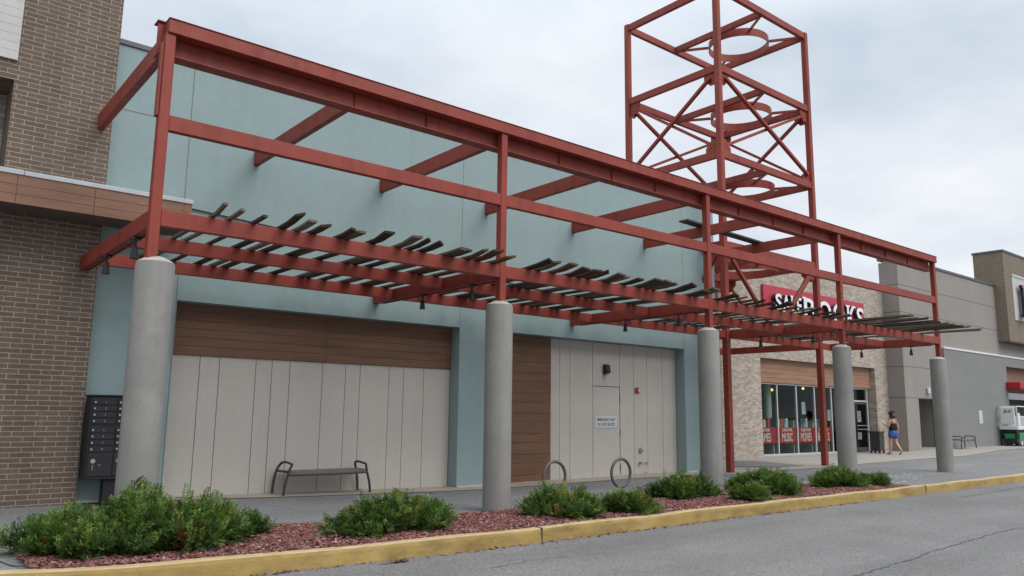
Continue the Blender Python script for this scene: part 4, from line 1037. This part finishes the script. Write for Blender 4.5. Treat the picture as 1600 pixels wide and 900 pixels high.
def person():
    H = 1/K                                            # body laid out in metres, facing +Y, x to her right
    t = thing('person', 'woman in a black strappy top and blue denim shorts walking while holding a phone', 'person', (36.75, 6.35, .012))
    J = {}; order = []; rad = []; E_ = []
    def j(n, p, r, to=None):
        J[n] = len(order); order.append(tuple(c*H for c in p)); rad.append(tuple(x*H for x in r) if isinstance(r, tuple) else r*H)
        if to: E_.append((J[to], J[n]))
    j('pelvis', (0, 0, .90), (.165, .125))
    j('waist', (0, .0, 1.06), (.142, .105), 'pelvis'); j('chest', (0, .01, 1.22), (.155, .115), 'waist'); j('collar', (0, -.005, 1.345), (.12, .08), 'chest')
    j('neck', (0, .01, 1.42), .053, 'collar'); j('jaw', (-.01, .045, 1.49), (.062, .07), 'neck'); j('skull', (-.015, .03, 1.575), (.076, .09), 'jaw'); j('crown', (-.015, .02, 1.635), (.052, .06), 'skull')
    j('nose', (-.03, .118, 1.535), .014, 'jaw')
    # left arm bent, holding a phone up; right arm hanging
    j('shl', (-.165, 0, 1.33), .058, 'collar'); j('ell', (-.215, .03, 1.09), .044, 'shl'); j('wrl', (-.16, .25, 1.18), .030, 'ell'); j('pll', (-.145, .315, 1.215), (.032, .018), 'wrl')
    j('shr', (.165, 0, 1.33), .058, 'collar'); j('elr', (.225, -.05, 1.07), .046, 'shr'); j('wrr', (.245, .0, .83), .030, 'elr'); j('plr', (.247, .012, .765), (.018, .034), 'wrr')
    for s, n, (px, py, pz) in ((-1, 'l', (-.145, .315, 1.215)), (1, 'r', (.247, .012, .765))):
        for k in range(4):
            ln = (.066, .076, .07, .055)[k]
            if n == 'l':
                x = px-.024+.016*k; a = (x, py+.035, pz+.02); b_ = (x, py+.055, pz+.05); c = (x+.004, py+.045, pz+.05+ln*.4)
            else:
                y = py-.026+.0175*k; a = (px, y, pz-.045); b_ = (px-.006, y, pz-.045-ln*.55); c = (px-.018, y-.002, pz-.045-ln)
            j(n+'a%d' % k, a, .0095, 'pl'+n); j(n+'b%d' % k, b_, .0085, n+'a%d' % k); j(n+'c%d' % k, c, .007, n+'b%d' % k)
        if n == 'l': j('lt1', (px+.035, py+.02, pz+.025), .011, 'pll'); j('lt2', (px+.04, py+.035, pz+.06), .009, 'lt1')
        else: j('rt1', (px-.006, py+.04, pz-.02), .011, 'plr'); j('rt2', (px-.012, py+.05, pz-.055), .009, 'rt1')
    # legs mid-stride: left planted ahead, right trailing with the heel up
    j('hil', (-.09, .01, .82), .098, 'pelvis'); j('knl', (-.10, .08, .47), .062, 'hil'); j('cal', (-.10, .075, .34), .058, 'knl'); j('anl', (-.095, .10, .085), .036, 'cal'); j('fol', (-.10, .19, .04), (.036, .026), 'anl'); j('tol', (-.105, .26, .03), (.034, .016), 'fol')
    j('hir', (.09, -.01, .82), .098, 'pelvis'); j('knr', (.095, -.02, .475), .062, 'hir'); j('car', (.10, -.10, .36), .058, 'knr'); j('anr', (.105, -.25, .165), .036, 'car'); j('for_', (.105, -.225, .075), (.036, .026), 'anr'); j('tor', (.105, -.16, .03), (.034, .018), 'for_')
    skin_mesh('body', order, rad, E_, {0}, 'skin', t, 1)
    g = lambda *n: [tuple(order[J[k]]) for k in n]
    # tank top: hugs chest and waist, open at the upper back, two straps
    V = [(0, 0, .84), (0, 0, 1.06), (0, .012, 1.2), (0, .008, 1.27)]
    skin_mesh('tank_top', [tuple(c*H for c in v) for v in V], [(.215*H, .168*H), (.185*H, .148*H), (.205*H, .160*H), (.192*H, .145*H)], [(0, 1), (1, 2), (2, 3)], {0}, 'top_black', t, 1)
    mb = MB()
    for s in (-1, 1):
        mb.tube([(s*.085*H, -.115*H, 1.24*H), (s*.088*H, -.095*H, 1.33*H), (s*.09*H, -.03*H, 1.405*H), (s*.09*H, .06*H, 1.37*H), (s*.085*H, .125*H, 1.25*H)], .008*H, 6)
    tmp = mb
    o = bpy.data.objects.new('strap', bpy.data.meshes.new('strap')); COL.objects.link(o); o.data.from_pydata(tmp.v, [], tmp.f); o.data.materials.append(MATS['top_black']); o.parent = t
    skin_mesh('shorts', [tuple(c*H for c in v) for v in ((0, 0, 1.03), (0, 0, .88), (-.092, .022, .78), (-.099, .055, .60), (.092, -.012, .78), (.096, -.018, .60))], [(.20*H, .155*H), (.22*H, .175*H), .128*H, .122*H, .128*H, .122*H], [(0, 1), (1, 2), (2, 3), (1, 4), (4, 5)], {1}, 'denim', t, 1)
    skin_mesh('hair', [tuple(c*H for c in v) for v in ((-.012, -.005, 1.655), (-.012, -.035, 1.60), (-.008, -.055, 1.53), (-.004, -.06, 1.42))], [(.075*H, .07*H), (.112*H, .10*H), (.105*H, .075*H), (.075*H, .05*H)], [(0, 1), (1, 2), (2, 3)], {1}, 'hair_brown', t, 1)
    mb = MB()
    for s in (-1, 1): mb.ball(((-.015+s*.028)*H, .108*H, 1.565*H), .009*H, 8, 6)
    o = bpy.data.objects.new('eyes', bpy.data.meshes.new('eyes')); COL.objects.link(o); o.data.from_pydata(mb.v, [], mb.f); o.data.materials.append(MATS['ink_dark']); o.parent = t
    o = bpy.data.objects.new('mouth', bpy.data.meshes.new('mouth')); COL.objects.link(o); mb = MB().ball((-.02*H, .108*H, 1.495*H), .02*H, 8, 6, (1, .4, .35)); o.data.from_pydata(mb.v, [], mb.f); o.data.materials.append(MATS['sandal_leather']); o.parent = t
    for nm, p, q in (('l', (-.098, .075, .012), (-.106, .285, .012)), ('r', (.105, -.255, .105), (.105, -.145, .010))):
        mb = MB().bar([c*H for c in p], [c*H for c in q], .082*H, .02*H, up=(0, 0, 1) if nm == 'l' else (0, 1, .3))
        if nm == 'l': mb.tube([(-.14*H, .19*H, .02*H), (-.12*H, .19*H, .075*H), (-.085*H, .19*H, .075*H), (-.06*H, .19*H, .02*H)], .010*H, 6)
        o = bpy.data.objects.new('sandal', bpy.data.meshes.new('sandal')); COL.objects.link(o); o.data.from_pydata(mb.v, [], mb.f); o.data.materials.append(MATS['sandal_leather']); o.parent = t
    yaw = R(-16)
    t.rotation_euler = (0, 0, yaw)
    ph = MB().box(-.036*H, .036*H, -.005*H, .005*H, -.07*H, .07*H).build('phone', 'sign_white', base=(0, 0, 0), bevel=.004)
    lp = Matrix.Rotation(yaw, 4, 'Z') @ Vector((-.142*H, .335*H, 1.285*H))
    ph.location = Vector(t.location)+lp; ph.rotation_euler = (R(-25), 0, yaw)
    tag(ph, 'pale phone held up in the hand of the walking woman', 'phone')
person()

# ------------------------------------------------------------------ from survey units to metres
seen = set()
for o in list(sc.objects):
    o.location = o.location*K
    if o.type == 'MESH' and o.data.name not in seen:
        seen.add(o.data.name); o.data.transform(Matrix.Scale(K, 4)); o.data.update()

# ------------------------------------------------------------------ camera (solved from the posts, rails and rafters)
f_px, pitch, yaw, roll = 1220.055, .15921, .68563, .012656
Fw = Vector((math.sin(yaw)*math.cos(pitch), math.cos(yaw)*math.cos(pitch), math.sin(pitch)))
Rt = Vector((math.cos(yaw), -math.sin(yaw), 0)); Up = Rt.cross(Fw)
R2 = Rt*math.cos(roll)+Up*math.sin(roll); U2 = Up*math.cos(roll)-Rt*math.sin(roll)
cam = bpy.data.cameras.new('Camera'); co = bpy.data.objects.new('Camera', cam); COL.objects.link(co)
cam.sensor_width = 36; cam.lens = f_px*36/1600; cam.clip_start = .1; cam.clip_end = 3000
M = Matrix.Identity(4)
for r in range(3): M[r][0], M[r][1], M[r][2] = R2[r], U2[r], -Fw[r]
M.translation = Vector((0, -10.7362, 1.65407))*K
co.matrix_world = M
sc.camera = co

# ------------------------------------------------------------------ overcast daylight
SUN_EL, SUN_AZ = R(44), R(163)          # high behind the camera's shoulder, well hidden by cloud
w = bpy.data.worlds.new('World'); sc.world = w; w.use_nodes = True
nt = w.node_tree; nt.nodes.clear()
out = nt.nodes.new('ShaderNodeOutputWorld'); bg = nt.nodes.new('ShaderNodeBackground'); L(nt, bg.outputs[0], out.inputs[0])
sky = nt.nodes.new('ShaderNodeTexSky'); sky.sky_type = 'NISHITA'; sky.sun_disc = False; sky.sun_elevation = SUN_EL; sky.sun_rotation = SUN_AZ
tc = nt.nodes.new('ShaderNodeTexCoord'); sep = nt.nodes.new('ShaderNodeSeparateXYZ'); L(nt, tc.outputs['Generated'], sep.inputs[0])
# clouds on a flat layer: direction / (height + a little)
ad = nt.nodes.new('ShaderNodeMath'); ad.operation = 'MAXIMUM'; L(nt, sep.outputs[2], ad.inputs[0]); ad.inputs[1].default_value = 0
ad2 = nt.nodes.new('ShaderNodeMath'); ad2.operation = 'ADD'; L(nt, ad.outputs[0], ad2.inputs[0]); ad2.inputs[1].default_value = .22
dv = nt.nodes.new('ShaderNodeVectorMath'); dv.operation = 'DIVIDE'; L(nt, tc.outputs['Generated'], dv.inputs[0])
cc = nt.nodes.new('ShaderNodeCombineXYZ')
for i in range(3): L(nt, ad2.outputs[0], cc.inputs[i])
L(nt, cc.outputs[0], dv.inputs[1])
mp = nt.nodes.new('ShaderNodeMapping'); L(nt, dv.outputs[0], mp.inputs[0]); mp.inputs['Scale'].default_value = (1, 1, .35); mp.inputs['Location'].default_value = (3.1, 1.2, 0)
n1 = noise(nt, mp.outputs[0], 1.15, 6, .52); n2 = noise(nt, mp.outputs[0], 3.4, 6, .6)
mm = nt.nodes.new('ShaderNodeMath'); mm.operation = 'MULTIPLY_ADD'; L(nt, n2, mm.inputs[0]); mm.inputs[1].default_value = .28; L(nt, n1, mm.inputs[2])
cl = ramp(nt, mm.outputs[0], [(.44, (.52, .595, .68)), (.58, (.64, .70, .775)), (.72, (.755, .79, .845)), (.86, (.865, .885, .92))])
# overcast dome: about three times brighter overhead than near the horizon
gr = ramp(nt, sep.outputs[2], [(0., (.93, .93, .93)), (.42, (1., 1., 1.)), (.62, (1.75, 1.66, 1.55)), (1., (2.9, 2.68, 2.42))])
dome = mix(nt, 1., cl, gr, 'MULTIPLY')
sk = mix(nt, 1., sky.outputs[0], (.10, .10, .10), 'MULTIPLY')
L(nt, mix(nt, .93, sk, dome), bg.inputs['Color']); bg.inputs['Strength'].default_value = 1.
sl = bpy.data.lights.new('Sun', 'SUN'); sl.energy = 1.5; sl.angle = R(40); sl.color = (1, .97, .93)
so = bpy.data.objects.new('Sun', sl); COL.objects.link(so)
sd = Vector((math.cos(SUN_EL)*math.sin(SUN_AZ), math.cos(SUN_EL)*math.cos(SUN_AZ), math.sin(SUN_EL)))
so.rotation_euler = sd.to_track_quat('Z', 'Y').to_euler()

sc.view_settings.view_transform = 'Standard'; sc.view_settings.look = 'None'
sc.view_settings.exposure = .22; sc.view_settings.gamma = 1; sc.view_settings.use_curve_mapping = False
sc.render.engine = 'CYCLES'
try:
    sc.cycles.use_denoising = True
    sc.cycles.max_bounces = 6; sc.cycles.diffuse_bounces = 3; sc.cycles.glossy_bounces = 3; sc.cycles.transparent_max_bounces = 8
except Exception: pass
sc.render.resolution_x = 1024; sc.render.resolution_y = 576
